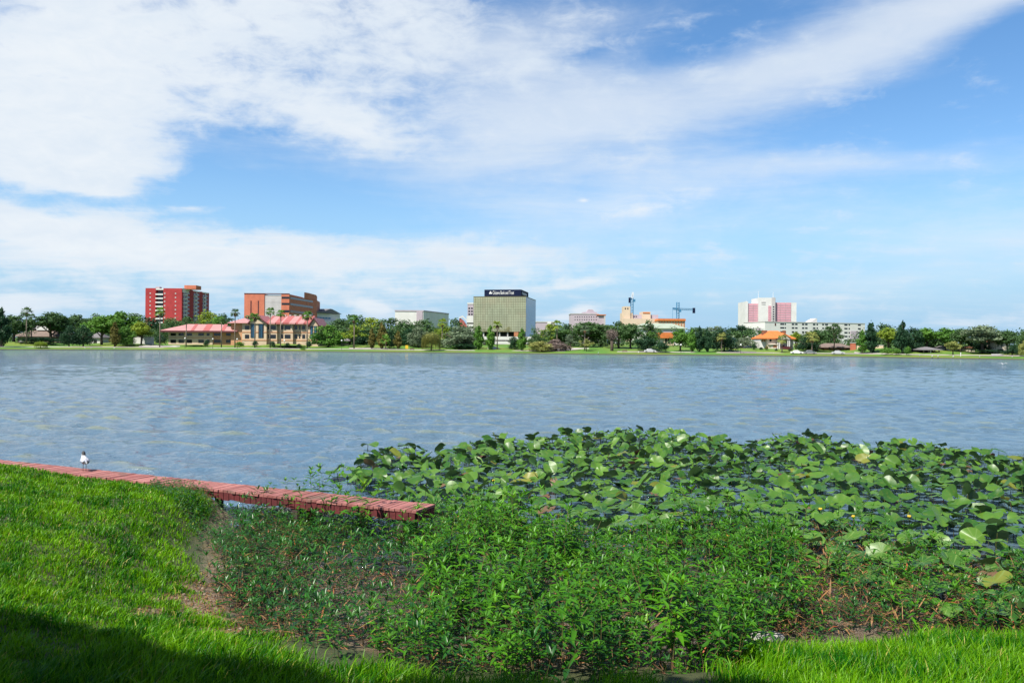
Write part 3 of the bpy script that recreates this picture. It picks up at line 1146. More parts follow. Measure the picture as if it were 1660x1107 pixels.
# pebbles and clods on the bare ground
pb = MB()
rp_ = random.Random(12)
for _ in range(420):
    x, y = rp_.uniform(-4.1, -2.0), rp_.uniform(7.3, 11.2)
    if float(dirt(np.array(x), np.array(y))) < .02:
        continue
    a_ = rp_.uniform(.006, .022)
    pb.ball((x, y, float(near_z(x, y)) + a_ * .3), a_ * rp_.uniform(.8, 1.3), a_ * rp_.uniform(.8, 1.3), a_ * .7, 6, 4)
tag(pb.build("pebbles", [mat("clod", (0.34, 0.27, 0.20), .9, var=.6, scale=30)], smooth=False), "small clods and pebbles on the bare patch of the bank", "pebbles", kind="stuff")

# ================================================================== lily leaves standing over the water
m_lily = leaf_mat("lily_leaf", (0.012, 0.090, 0.010), (0.135, 0.290, 0.030), None, rough=0.40, trans=0.18, spec=0.36, use='both',
                  under=(0.055, 0.12, 0.03), vein=True)
m_lyel = leaf_mat("lily_leaf_yellow", (0.18, 0.25, 0.03), (0.28, 0.29, 0.04), None, rough=0.4, trans=0.3, spec=0.4, use='both', vein=True)
m_lbrn = leaf_mat("lily_leaf_brown", (0.10, 0.05, 0.025), (0.22, 0.13, 0.06), None, rough=0.5, trans=0.1, spec=0.4, use='both')
m_lstk = mat("lily_stalk", (0.10, 0.14, 0.03), 0.5, var=0.5, scale=6, col2=(0.07, 0.045, 0.02))


def lily_blade(rnd, fold, roll, ruffle):
    """heart shaped blade around the leaf stalk; tip along +x"""
    NA, NR = 26, 4
    v, f = [(0, 0, 0)], []
    ph, ph2 = rnd.uniform(0, 6.28), rnd.uniform(0, 6.28)
    for j in range(1, NR + 1):
        for i in range(NA):
            th = math.radians(-163 + 326 * i / (NA - 1))
            rad = 0.215 + 0.055 * math.cos(th) + .02 * math.cos(2 * th) + .006 * math.sin(5 * th + ph)
            fr = j / NR
            x, y = rad * fr * math.cos(th), rad * fr * .92 * math.sin(th)
            z = fold * abs(y) * (0.5 + fr * .5) + roll * x * x * 1.6 + ruffle * fr * fr * (math.sin(3 * th + ph) * .022 + math.sin(5 * th + ph2) * .012)
            z -= .03 * fr * fr
            v.append((x, y, z))
    for i in range(NA - 1):
        f.append((0, 1 + i, 2 + i))
        for j in range(NR - 1):
            a = 1 + j * NA + i
            f.append((a, a + NA, a + NA + 1))
            f.append((a, a + NA + 1, a + 1))
    return v, f


def lily_variant(seed, tilt, dirn, h, fold, roll, ruffle):
    rnd = random.Random(seed)
    v, f = lily_blade(rnd, fold, roll, ruffle)
    m_ = Matrix.Rotation(dirn, 3, 'Z') @ Matrix.Rotation(tilt, 3, 'Y') @ Matrix.Rotation(rnd.uniform(-.25, .25), 3, 'X') @ Matrix.Rotation(rnd.uniform(0, 6.28), 3, 'Z')
    off = Vector((rnd.uniform(-.06, .06), rnd.uniform(-.06, .06), h))
    V = [m_ @ Vector(p) + off for p in v]
    st = MB()
    st.tube([(0, 0, -.15), (off.x * .2, off.y * .2, h * .35), (off.x * .7, off.y * .7, h * .8), tuple(off)], [.008, .008, .007, .006], 5, False)
    return V, f, st


rl = random.Random(31)
LILY = []
for k in range(22):
    flat = k < 13
    tilt = rl.uniform(.02, .28) if flat else rl.uniform(.45, 1.15)
    h = rl.uniform(.10, .32) if flat else rl.uniform(.18, .36)
    LILY.append(lily_variant(400 + k, tilt, rl.uniform(0, 6.28), h, rl.uniform(-.1, .35) if flat else rl.uniform(.1, .6), rl.uniform(-.6, .8), rl.uniform(.4, 1.3)))


def lily_mesh(k, m_):
    V, f, st = LILY[k]
    tint = np.full(len(V), ((k * 37) % 22) / 22.0)
    me = mesh_np("leaf", np.array([tuple(p) for p in V]), np.array(f), [m_], True, tint)
    rib = me.attributes.new("rib", 'FLOAT', 'POINT')
    rib.data.foreach_set("value", np.array([1.0] + [1.0 if i % 3 == 1 else 0.0 for _ in range(4) for i in range(26)], dtype=np.float32))
    return me


LM = {'g': [lily_mesh(k, m_lily) for k in range(22)], 'y': [lily_mesh(k, m_lyel) for k in range(22)], 'b': [lily_mesh(k, m_lbrn) for k in range(22)]}
LS = [LILY[k][2].mesh("stalk", [m_lstk], True) for k in range(22)]
LPOLY = [(560, 775), (585, 735), (645, 722), (700, 735), (745, 722), (790, 706), (850, 712), (920, 702), (1000, 697), (1080, 699), (1150, 708), (1200, 720), (1250, 706), (1320, 702), (1370, 715), (1400, 726),
         (1440, 712), (1500, 718), (1560, 728), (1760, 745), (1760, 1030), (1640, 1005), (1500, 975), (1370, 925), (1310, 890), (1250, 872), (1080, 862), (930, 858), (800, 842), (720, 838), (660, 806), (600, 790)]


def ldens(x, y, px, py):
    n = float(vnoise(np.array(x), np.array(y), 2.6, 12))
    d = 1.0 if n > -.55 else .35
    if 1180 < px < 1420 and py < 735:
        d *= .55
    if py > 900:
        d *= .75
    return d


lp = scatter(LPOLY, 0.18, 0.202, 150000, 51, (-4.5, 21, 8.5, 30), ldens)
lp.sort(key=lambda p: math.hypot(p[0], p[1]))
print("lily leaves", len(lp))
far_l = []
cnt = {}
for i, (x, y) in enumerate(lp):
    u = rl.random()
    k = rl.randrange(13) if rl.random() < (.70 if y > 16 else .86) else rl.randrange(13, 22)
    kind = 'g' if u < .965 else ('y' if u < .985 else 'b')
    sc = rl.uniform(.45, .84)
    rz = rl.uniform(0, 6.28)
    zs = rl.uniform(.75, 1.3)
    if i < 288:
        up = k >= 13
        if kind == 'g':
            lab = ("green lily leaf tilted up on edge above the water in the lily bed", "tilted green lily leaves") if up else \
                  ("glossy green lily leaf lying nearly flat on its stalk in the lily bed", "flat green lily leaves")
        elif kind == 'y':
            lab = ("yellowing lily leaf among the green ones in the lily bed", "yellowing lily leaves")
        else:
            lab = ("withered brown lily leaf among the green ones in the lily bed", "withered brown lily leaves")
        o = thing("lily_leaf", lab[0], "lily leaf", (x, y, 0), rz, lab[1])
        o.scale = (sc, sc, sc * zs)
        link("leaf", LM[kind][k], o)
        link("stalk", LS[k], o)
    else:
        far_l.append((x, y, k, kind, sc, rz, zs))
# the rest, further out in the lake
VV, TT, NN, MI = [], [], [], []
nv = 0
for (x, y, k, kind, sc, rz, zs) in far_l:
    V, f, st = LILY[k]
    a = np.array([tuple(p) for p in V])
    sv = np.array(st.v)
    sf = np.array([(q_[0], q_[1], q_[2]) for q_ in st.f] + [(q_[0], q_[2], q_[3]) for q_ in st.f])
    for (vv, ff, mi) in ((a, np.array(f), 'gyb'.index(kind)), (sv, sf, 3)):
        c_, s_ = math.cos(rz), math.sin(rz)
        w = np.stack([x + sc * (vv[:, 0] * c_ - vv[:, 1] * s_), y + sc * (vv[:, 0] * s_ + vv[:, 1] * c_), vv[:, 2] * sc * zs], -1)
        VV.append(w)
        TT.append(ff + nv)
        NN.append(np.full(len(w), rl.random()))
        MI.append(np.full(len(ff), mi))
        nv += len(w)
fl = link("lily_bed", mesh_np("lily_bed", np.concatenate(VV), np.concatenate(TT), [m_lily, m_lyel, m_lbrn, m_lstk], True, np.concatenate(NN), np.concatenate(MI)))
tag(fl, "far rows of green lily leaves standing out in the lake", "lily bed", kind="stuff")


def single_lily(px, py, z, k, sc, rz, label, kind='g', zs=1.0):
    p = PZ(px, py, z)
    o = thing("lily_leaf", label, "lily leaf", (p.x, p.y, 0), rz)
    o.scale = (sc, sc, sc * zs)
    link("leaf", LM[kind][k], o)
    link("stalk", LS[k], o)


single_lily(596, 722, .2, 2, 1.2, .4, "outlying lily leaf at the lake end of the bed, above the tall weeds")
single_lily(548, 762, .2, 15, 1.0, 2.2, "lone upright lily leaf on the open water behind the tall weeds")
single_lily(432, 790, .45, 16, 1.0, 1.2, "dark lily leaf lying over the outer edge of the red walkway")
single_lily(660, 716, .25, 5, 1.25, 3.0, "large dark lily leaf beside the outlying one near open water")
single_lily(487, 780, .35, 9, 1.1, 4.0, "broad lily leaf poking over the planks behind the tall weeds")

# yellow pond lily buds
m_bud = mat("yellow_bud", (0.75, 0.52, 0.03), 0.45, var=0.2, scale=20)
bud = MB()
bud.ball((0, 0, .16), .028, .028, .024, 10, 6)
for k in range(5):
    a = k * 1.256
    bud.ball((.018 * math.cos(a), .018 * math.sin(a), .165), .017, .017, .02, 6, 5)
bstk = MB().tube([(0, 0, -.1), (0.005, 0, .06), (0, 0, .15)], .006, 5)
bm_, bs_ = bud.mesh("bud", [m_bud], True), bstk.mesh("stalk", [m_lstk], True)
for (px, py) in ((1330, 826), (1383, 838), (1452, 838), (1474, 838), (1530, 826), (985, 742), (922, 712), (800, 780), (1180, 870), (1130, 852)):
    p = PZ(px, py, .15)
    o = thing("pond_lily_flower", "small yellow flower bud of a pond lily standing between the leaves", "flower", (p.x, p.y, 0), 0, "yellow pond lily buds")
    link("bud", bm_, o)
    link("stalk", bs_, o)

# ================================================================== stones at the waterline
m_stone = mat("pale_stone", (0.52, 0.50, 0.47), 0.85, var=0.45, scale=6, bump=0.6)
for (px, py, sx, sy, sz, lab) in ((1243, 1030, .17, .12, .07, "pale weathered stone at the edge of the grass beside the thicket"),
                                  (1212, 1040, .10, .08, .05, "small grey stone half hidden beside the bigger pale stone")):
    p = PZ(px, py, .12)
    sm = MB()
    sm.ball((0, 0, 0), sx, sy, sz, 14, 9)
    rr = random.Random(int(px))
    sm.v = [(x * (1 + rr.uniform(-.12, .12)), y * (1 + rr.uniform(-.12, .12)), min(z, sz * .55) * (1 + rr.uniform(-.12, .12))) for x, y, z in sm.v]
    o = sm.build("stone", [m_stone], None, (p.x, p.y, float(near_z(p.x, p.y)) + .05))
    tag(o, lab, "stone")

# ================================================================== the gull on the walkway
m_gw = mat("gull_white", (0.80, 0.80, 0.80), 0.7, var=0.08, scale=20)
m_gg = mat("gull_grey", (0.50, 0.53, 0.62), 0.7, var=0.25, scale=25)
m_gd = mat("gull_dark", (0.020, 0.020, 0.024), 0.6, var=0.2, scale=20)
m_gl = mat("gull_leg", (0.12, 0.035, 0.03), 0.6)
m_gb = mat("gull_bill", (0.28, 0.05, 0.03), 0.5)


def loft(rings, n=14):
    """closed skin through rings (centre, side radius, up radius, axis tangent)"""
    v, f = [], []
    for (c, ra, rb_, tdir) in rings:
        tdir = Vector(tdir).normalized()
        side = Vector((0, 1, 0))
        up = side.cross(tdir) * -1
        up.normalize()
        for k in range(n):
            a = 2 * math.pi * k / n
            v.append(Vector(c) + side * (ra * math.cos(a)) + up * (rb_ * math.sin(a)))
    for i in range(len(rings) - 1):
        for k in range(n):
            f.append((i * n + k, i * n + (k + 1) % n, (i + 1) * n + (k + 1) % n, (i + 1) * n + k))
    f.append(tuple(reversed(range(n))))
    e = (len(rings) - 1) * n
    f.append(tuple(e + k for k in range(n)))
    return v, f


def gull(loc, rz, label, sc=1.0, group=None):
    g_ = thing("gull", label, "bird", loc, rz, group)
    g_.scale = (sc, sc, sc)
    # +x is where the bird looks; body rises from tail to breast, neck up to a small round head
    rg = [((-.155, 0, .150), .008, .004, (1, 0, .2)), ((-.12, 0, .158), .030, .016, (1, 0, .25)), ((-.07, 0, .172), .052, .040, (1, 0, .3)),
          ((-.01, 0, .185), .066, .060, (1, 0, .4)), ((.05, 0, .205), .064, .062, (1, 0, .7)), ((.082, 0, .245), .047, .046, (.6, 0, 1)),
          ((.092, 0, .280), .034, .034, (.3, 0, 1)), ((.100, 0, .305), .033, .036, (.6, 0, 1)), ((.112, 0, .326), .033, .036, (1, 0, .6)),
          ((.130, 0, .338), .026, .027, (1, 0, .1)), ((.146, 0, .338), .013, .013, (1, 0, -.1)), ((.15, 0, .338), .003, .003, (1, 0, -.1))]
    v, f = loft(rg)
    mi = []
    for q_ in f:
        c = sum((Vector(v[i]) for i in q_), Vector()) / len(q_)
        nq = (Vector(v[q_[1]]) - Vector(v[q_[0]])).cross(Vector(v[q_[2]]) - Vector(v[q_[1]]))
        back = abs(nq.normalized().z) > .25 or c.x < .06
        if c.z > .300:
            mi.append(2)
        elif .185 < c.z < .245 and -.12 < c.x < .055 and back:
            mi.append(1)
        else:
            mi.append(0)
    link("body", mesh_from("body", v, f, [m_gw, m_gg, m_gd], mi, True), g_)
    for s_ in (-1, 1):
        # folded wing: grey shell over the flank, black tips crossing above the tail
        wv, wf, wm = [], [], []
        prof = [(.060, .215, .050, .030), (.02, .222, .066, .040), (-.04, .212, .064, .044), (-.10, .190, .046, .034), (-.155, .172, .026, .020), (-.215, .158, .006, .006)]
        for (x, z, yo, hh) in prof:
            for k in range(5):
                t_ = k / 4
                wv.append((x, s_ * (yo * (.35 + .75 * math.sin(t_ * 1.9)) + .006), z + hh * (.55 - 1.35 * t_)))
        for i in range(len(prof) - 1):
            for k in range(4):
                a = i * 5 + k
                wf.append((a, a + 1, a + 6, a + 5))
                wm.append(1 if i >= 3 or (k == 3 and i >= 2) else 0)
        w = link("wing", mesh_from("wing", wv, wf, [m_gg, m_gd], wm, True), g_)
        md = w.modifiers.new("thick", 'SOLIDIFY')
        md.thickness = .006
        lg = MB()
        lg.tube([(-.005, s_ * .024, .14), (-.008, s_ * .025, .075), (.0, s_ * .025, .004)], [.006, .0045, .0045], 6)
        for a in (-.5, 0, .5):
            lg.tube([(0, s_ * .025, .006), (.045 * math.cos(a), s_ * .025 + .045 * math.sin(a), .004)], [.005, .003], 5)
        lg.add([(0, s_ * .025, .005), (.04, s_ * .025 - .02, .003), (.045, s_ * .025, .003), (.04, s_ * .025 + .02, .003)], [(0, 1, 2), (0, 2, 3)])
        lg.build("leg", [m_gl], g_)
        e = MB()
        e.ball((.132, s_ * .021, .345), .005, .004, .005, 8, 6)
        e.build("eye", [m_gw], g_)
    bl = MB()
    bl.tube([(.142, 0, .336), (.170, 0, .333), (.188, 0, .325)], [.009, .007, .002], 8)
    bl.build("bill", [m_gb], g_)
    return g_


p = PZ(137, 763, 0.502)
gull(p, R(128), "black headed grey and white gull standing on the red walkway beside the lawn", 1.02)

# ================================================================== shade tree over the lens (throws the shadow on the lawn)
m_bark = mat("bark", (0.12, 0.09, 0.065), 0.9, var=0.5, scale=3, bump=0.6)
m_shade = leaf_mat("shade_tree_leaf", (0.03, 0.09, 0.015), (0.07, 0.14, 0.02), None, rough=0.5, trans=0.25)
r = np.random.RandomState(8)
n = 60000
LV = np.empty((n, 4, 3))
H_ = 7.4
off = SUN_DIR / SUN_DIR.z * (H_ - 0.7)
ctr = np.array([[-4.4, 4.95], [-6.6, 5.2], [-2.7, 4.1], [-1.3, 3.3], [0.2, 4.1], [0.9, 3.6], [-4.2, 2.4], [-1.0, 2.2], [-5.4, 5.5], [-.4, 4.2],
                [-7, 1.5], [-9, 3.5], [2.5, 1.2], [5.5, .8], [-6, -1], [-2.5, -.5], [1, -.8], [4.5, -2], [-4, -3.5], [0, -4], [7.5, -1.5], [-8.5, -3], [3, -5.5]])  # unseen clumps widening the crown, added to block sky light
rad = np.array([2.0, 2.3, 1.6, 1.7, 2.0, 1.5, 2.2, 2.0, 1.2, 1.3] + [2.6] * 13)
rad[12:14] = 1.6
pw_r = np.where(np.arange(len(ctr)) < 10, 3.6, 1.0) * rad ** 2
ci = r.choice(len(ctr), n, p=pw_r / pw_r.sum())
d = r.normal(size=(n, 3))
d /= np.linalg.norm(d, axis=1)[:, None]
pos = d * (rad[ci] * r.uniform(.25, 1.0, n) ** .5)[:, None] * np.array([1, 1, .40])
pos[:, :2] += ctr[ci] + np.array([off.x, off.y])
pos[:, 2] += H_ + (ci % 3) * .35
u1 = r.normal(size=(n, 3))
u1 /= np.linalg.norm(u1, axis=1)[:, None]
u2 = np.cross(u1, r.normal(size=(n, 3)))
u2 /= np.linalg.norm(u2, axis=1)[:, None]
for k, (a, b_) in enumerate(((-1, 0), (0, -.6), (1, 0), (0, .6))):
    LV[:, k] = pos + (u1 * a + u2 * b_) * 0.16
crown = mesh_np("crown", LV.reshape(-1, 3), np.arange(n * 4).reshape(-1, 4), [m_shade], False, np.repeat(r.rand(n), 4))
cx, cy = float(off.x - 2.2), float(off.y - 1.2)
st_ = thing("shade_tree", "spreading tree on the near bank whose shadow falls over the lawn", "tree", (cx, cy, 1.25))
o = link("crown", crown, st_)
o.location = (-cx, -cy, -1.25)
mb = MB()
mb.tube([(0, 0, -.3), (.1, .05, 1.6), (-.05, .1, 3.4), (.1, .2, 5.4)], [.34, .26, .21, .12], 10)
for (a, b_) in ((1.8, 1.9), (-1.6, 2.0), (.6, -1.2), (2.4, .3), (-2.6, .6)):
    mb.tube([(.0, .1, 3.0), (a * .5, b_ * .5, 4.4), (a, b_, 5.9)], [.14, .10, .03], 7)
mb.build("trunk", [m_bark], st_, smooth=True)


# ================================================================== buildings on the far shore
m_glassd = mat("dark_glass", (0.018, 0.018, 0.024), 0.12, var=0.3, scale=0.3, spec=0.6)
m_white = mat("white_paint", (0.78, 0.77, 0.75), 0.7, var=0.10, scale=0.15)
m_red = mat("red_brick", (0.46, 0.040, 0.045), 0.85, var=0.22, scale=0.25)
m_orange = mat("orange_brick", (0.66, 0.20, 0.115), 0.85, var=0.18, scale=0.3)
m_pale = mat("pale_panel", (0.58, 0.55, 0.55), 0.6, var=0.15, scale=0.25)
m_beige = mat("beige_stucco", (0.68, 0.52, 0.37), 0.85, var=0.10, scale=0.3)
m_peach = mat("peach_stucco", (0.72, 0.57, 0.43), 0.85, var=0.12, scale=0.2)
m_tan = mat("orange_stucco", (0.62, 0.32, 0.17), 0.85, var=0.12, scale=0.3)
m_rpink = mat("sunlit_red_metal_roof", (0.58, 0.28, 0.26), 0.45, var=0.12, scale=0.3)  # lit copy of the red roof, sun put into the colour
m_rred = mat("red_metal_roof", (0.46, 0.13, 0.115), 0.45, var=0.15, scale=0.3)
m_rtrim = mat("dark_red_trim", (0.10, 0.022, 0.025), 0.6)
m_lav = mat("lavender_stucco", (0.52, 0.44, 0.50), 0.85, var=0.10, scale=0.2)
m_navy = mat("navy_sign_face", (0.006, 0.013, 0.050), 0.8, var=0.15, scale=0.3, spec=0.15)
m_letter = mat("white_lettering", (0.85, 0.85, 0.85), 0.5)
m_pink = mat("pink_panel", (0.74, 0.36, 0.43), 0.7, var=0.12, scale=0.3)
m_terra = mat("terracotta_block", (0.50, 0.20, 0.10), 0.85, var=0.15, scale=0.5)
m_rot = mat("orange_tile_roof", (0.70, 0.20, 0.045), 0.75, var=0.22, scale=0.8)
m_gsh = mat("grey_shingle", (0.20, 0.19, 0.20), 0.9, var=0.25, scale=0.8)
m_bsh = mat("brown_shingle", (0.22, 0.165, 0.14), 0.9, var=0.25, scale=0.8)
m_brk = mat("brown_brick", (0.26, 0.11, 0.06), 0.9, var=0.25, scale=0.8)
m_grn = mat("pale_green_metal_roof", (0.40, 0.47, 0.36), 0.5, var=0.15, scale=0.3)
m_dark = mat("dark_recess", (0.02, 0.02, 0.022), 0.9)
m_blue = mat("blue_steel", (0.05, 0.22, 0.40), 0.5)
m_wsteel = mat("white_steel", (0.75, 0.76, 0.78), 0.5)

# mirror glass: olive gold film on the front, sky reflection tinted blue into the flank's colour, each pane a touch out of plane
def mirror(name, colr, metal=0.92, rough=0.06, cell=(1.5, 3.0), bumpd=0.02):
    m_ = bpy.data.materials.new(name)
    m_.use_nodes = True
    q = NG(m_.node_tree)
    b = m_.node_tree.nodes['Principled BSDF']
    t = q.n('ShaderNodeTexCoord')
    sx, sy, sz = q.sep(t.outputs['Object'])
    u = q.m('FLOOR', q.m('DIVIDE', q.m('ADD', sx, sy), cell[0]))
    w = q.m('FLOOR', q.m('DIVIDE', sz, cell[1]))
    wn = q.n('ShaderNodeTexWhiteNoise', noise_dimensions='2D')
    q.link(q.xyz(u, w, 0), wn.inputs['Vector'])
    f = q.mapr(wn.outputs['Value'], 0, 1, 0.0, 0.55)
    n_ = q.noise(t.outputs['Object'], 0.12, 4, 0.6)
    c = q.mix(f, tuple(colr) + (1,), tuple(x * .72 for x in colr) + (1,))
    c = q.mix(q.mapr(n_, .45, .7, 0, .4), c, (colr[0] * 1.0, colr[1] * .78, colr[2] * .8, 1))
    q.link(c, b.inputs['Base Color'])
    b.inputs['Metallic'].default_value = metal
    b.inputs['Roughness'].default_value = rough
    bn = q.n('ShaderNodeBump')
    bn.inputs['Strength'].default_value = .3
    bn.inputs['Distance'].default_value = bumpd
    q.link(q.noise(t.outputs['Object'], 0.5, 2, 0.5), bn.inputs['Height'])
    q.link(bn.outputs[0], b.inputs['Normal'])
    return m_


m_gold = mirror("gold_mirror_glass", (0.80, 0.67, 0.38))
m_bmir = mirror("sky_tinted_mirror_glass", (0.13, 0.22, 0.33), .95, .04)
m_mull = mat("bronze_mullion", (0.22, 0.20, 0.11), 0.5, metal=0.5)

_BOX = {}


def unit_box(w, t, h, m_):
    k = (round(w, 2), round(t, 2), round(h, 2), m_.name)
    if k not in _BOX:
        _BOX[k] = MB().box(-w / 2, w / 2, -t / 2, t / 2, -h / 2, h / 2).mesh("window", [m_])
    return _BOX[k]


class Bldg:
    """a building whose front runs from pixel column xl (depth Yl) to xr (depth Yr)"""
    def __init__(s, name, label, cat, xl, Yl, xr, Yr, base=None, group=None):
        a, c = P(xl, 555, Yl), P(xr, 555, Yr)
        s.a, s.c = a, c
        s.Yl = Yl
        s.xl = xl
        z = (far_z(a.x, a.y) if base is None else base) - 0.4
        s.z = z
        d = c - a
        s.W = math.hypot(d.x, d.y)
        s.rz = math.atan2(d.y, d.x)
        s.root = thing(name, label, cat, (a.x, a.y, z), s.rz, group)
        s.inv = Matrix.Rotation(-s.rz, 3, 'Z')

    def loc(s, px, py):
        """local (x, z) on the front plane of pixel px, py"""
        dd = CAMR @ Vector(((px - CX) / FPX, -(py - CY) / FPX, -1.0))
        n = Vector((-math.sin(s.rz), math.cos(s.rz), 0))
        a0 = Vector((s.a.x, s.a.y, 0))
        t = (n.dot(a0)) / (n.x * dd.x + n.y * dd.y)
        p = Vector((dd.x * t, dd.y * t, EYE + dd.z * t))
        q_ = s.inv @ (Vector((p.x, p.y, 0)) - a0)
        return q_.x, p.z - s.z

    def H(s, py, px=None):
        return s.loc(s.xl if px is None else px, py)[1]

    def X(s, px):
        return s.loc(px, 555)[0]

    def part(s, name, mb, mats, parent=None):
        return mb.build(name, mats, parent or s.root)

    def box(s, name, m_, x0, x1, y0, y1, z0, z1, parent=None):
        return MB().box(x0, x1, y0, y1, z0, z1).build(name, [m_], parent or s.root)

    def win(s, x, z, w, h, m_=None, y=0.0, name="window", rot=0.0, t=0.16, parent=None):
        o = link(name, unit_box(w, t, h, m_ or m_glassd), parent or s.root, (x, y, z), rot)
        return o

    def wpx(s, x0, x1, y0, y1, m_=None, name="window", y=0.0):
        """window from pixel bounds on the front"""
        a, zt = s.loc(x0, y0)
        c, zb = s.loc(x1, y1)
        return s.win((a + c) / 2, (zt + zb) / 2, c - a, zt - zb, m_, y, name)


# ---- red apartment tower
B = Bldg("apartment_tower", "tall dark red apartment tower with white balconies rising behind the trees", "apartment tower", 235, 600, 294, 600)
H = B.H(467)
D_ = 54.0
x1, x2 = B.X(251.5), B.X(264)
mb = MB()
mb.box(0, x1, 0, D_, 0, H)
mb.box(x2, B.W, 0, D_, 0, H)
mb.box(x1, x2, 2.2, D_, 0, H - .3)
B.part("wall", mb, [m_red])
B.box("parapet", m_white, x1, x2, 0.1, 2.2, H - 1.3, H - .2)
fl = 3.05
nfl = 11
for k in range(1, nfl):
    z = H - 1.2 - k * fl
    o = B.box("balcony", m_white, x1 + .05, x2 - .05, -.5, 2.2, z - .9, z + .15)
    B.win((x1 + x2) / 2, z + 1.35, (x2 - x1) * .8, 1.9, None, 2.15)
for k in range(8):
    z = H - 3.9 - k * fl * 1.0
    for px in (242, 265.5, 283):
        B.win(B.X(px) + .4, z, 1.0, .9, m_pale, -.02)
# flank with three balcony bays
for (f0, f1) in ((.04, .27), (.40, .62), (.74, .94)):
    mbw = MB()
    y0, y1 = f0 * D_, f1 * D_
    ym = (y0 + y1) / 2
    mbw.box(B.W, B.W + .5, ym - .4, ym + .4, 6, H + .1)
    mbw.box(B.W, B.W + .4, y0, y1, H - .9, H - .05)
    B.part("pilaster", mbw, [m_white])
    for k in range(1, nfl):
        z = H - 1.2 - k * fl
        B.box("balcony", m_white, B.W, B.W + 1.2, y0, ym - .45, z - .8, z + .1)
        B.win(B.W + .03, z + 1.3, y1 - ym - 1.0, 1.7, None, (ym + y1) / 2, rot=R(90))
        B.win(B.W + .03, z + 1.3, ym - y0 - 1.0, 1.7, None, (ym + y0) / 2, rot=R(90))
B.box("roof_plant", m_pale, 4, 7, 8, 12, H - .1, H + 1.6)
x3 = B.X(292.5)
B.box("penthouse", m_orange, x3, x3 + 9, 6, 16, H - .1, B.H(461))
B.box("penthouse_base", m_white, B.W - 5, B.W + .3, 1, 12, H - 3, H + .25)

# ---- orange brick block
B = Bldg("office_block", "broad orange brick office block with a pale panelled centre behind the beige offices", "office block", 395.3, 470, 468.3, 470)
H = B.H(476.4)
a, c = B.X(428), B.X(455.4)
E = P(512.5, 555, 520)
el_ = B.inv @ (Vector((E.x, E.y, 0)) - Vector((B.a.x, B.a.y, 0)))
mb = MB()
mb.box(0, a, 0, 30, 0, H)
mb.box(c, B.W, 0, 30, 0, H)
mb.prism([(B.W, 0), (el_.x, el_.y), (el_.x - 4, el_.y + 26), (B.W, 30)], 0, H - .6)
B.part("wall", mb, [m_orange])
B.box("panel_wall", m_pale, a, c, .35, 29, 0, H - .5)
for px in (406.3, 418.3):
    B.box("slot", m_rtrim, B.X(px) - .35, B.X(px) + .35, -.06, .3, 4, H - 4)
for k in range(1, 6):
    B.box("panel_joint", m_pale, a, c, .28, .4, H * k / 6 - .12, H * k / 6 + .12)
mb = MB()
B.box("coping", m_rtrim, -.1, B.W + .1, -.12, .5, H - .05, H + .45)
L = math.hypot(el_.x - B.W, el_.y)
ra = math.atan2(el_.y, el_.x - B.W)
for (z, hh) in ((B.H(482.6, 460), 1.2), (B.H(492.6, 460), 1.2), (B.H(504.5, 460), 1.4)):
    B.box("ribbon_window", m_glassd, c + .2, B.W, -.08, .2, z - hh / 2, z + hh / 2)
    o = link("ribbon_window", unit_box(L * .82, .3, hh, m_glassd), B.root, (B.W + (el_.x - B.W) * .44, el_.y * .44, z), ra)
mb = MB()
t0 = .52
mb.prism([(B.W + (el_.x - B.W) * t0 + 1, el_.y * t0 + 6), (el_.x - 1, el_.y + 3), (el_.x - 5, el_.y + 22), (B.W + 2, 26)], H - 1, H + 2.9)
B.part("upper_storey", mb, [m_orange])

# ---- beige lakeside offices with red metal roofs
B = Bldg("lakeside_offices", "long beige lakeside offices with striped red metal roofs and gable ends", "office building", 393, 352, 518, 352)
zx = lambda q_: 370 + q_ / 7.378
zy = lambda q_: 450 + q_ / 7.378
H = B.H(zy(540), 450)
Wd = 17.0
jog = [(zx(165), zx(280), 0), (zx(280), zx(470), -1.6), (zx(470), zx(505), 0.0), (zx(505), zx(590), -1.0), (zx(590), zx(668), .4), (zx(668), zx(780), -1.0), (zx(780), zx(880), .3), (zx(880), zx(985), -.7), (zx(985), zx(1085), -1.8)]
mb = MB()
for i, (p0, p1, y0) in enumerate(jog):
    mb.box(B.X(p0), B.X(p1), y0, Wd, 0, H - .02 * i)
B.part("wall", mb, [m_beige])
jy = lambda px: [y0 for p0, p1, y0 in jog if p0 <= px <= p1][0]
mbb = MB()
for (p0, p1, y0) in jog:
    for zz in (655, 750):
        h_ = B.H(zy(zz), 450)
        mbb.box(B.X(p0) - .05, B.X(p1) + .05, y0 - .12, y0 + .1, h_ - .22, h_ + .22)
B.part("string_course", mbb, [m_tan])
for (c_, w_) in ((225, 50), (543, 68), (637, 36), (717, 68), (807, 34), (852, 15), (907, 34), (947, 15), (482, 12)):
    for (t_, b_) in ((576, 620), (681, 727)):
        B.wpx(zx(c_ - w_ / 2), zx(c_ + w_ / 2), zy(t_), zy(b_), None, "window", jy(zx(c_)) - .02)
for (c_, w_, t_, b_) in ((311, 56, 542, 720), (406, 60, 538, 722), (1009, 30, 552, 735), (1055, 30, 556, 736)):
    x0, zt = B.loc(zx(c_ - w_ / 2), zy(t_))
    x1, zb = B.loc(zx(c_ + w_ / 2), zy(b_))
    o = B.win((x0 + x1) / 2, (zt + zb) / 2, x1 - x0, zt - zb, None, jy(zx(c_)) - .05, "tall_window")
    for k in range(1, 3):
        B.box("mullion", m_blue, x0 + (x1 - x0) * k / 3 - .09, x0 + (x1 - x0) * k / 3 + .09, jy(zx(c_)) - .2, jy(zx(c_)) - .10, zb, zt)
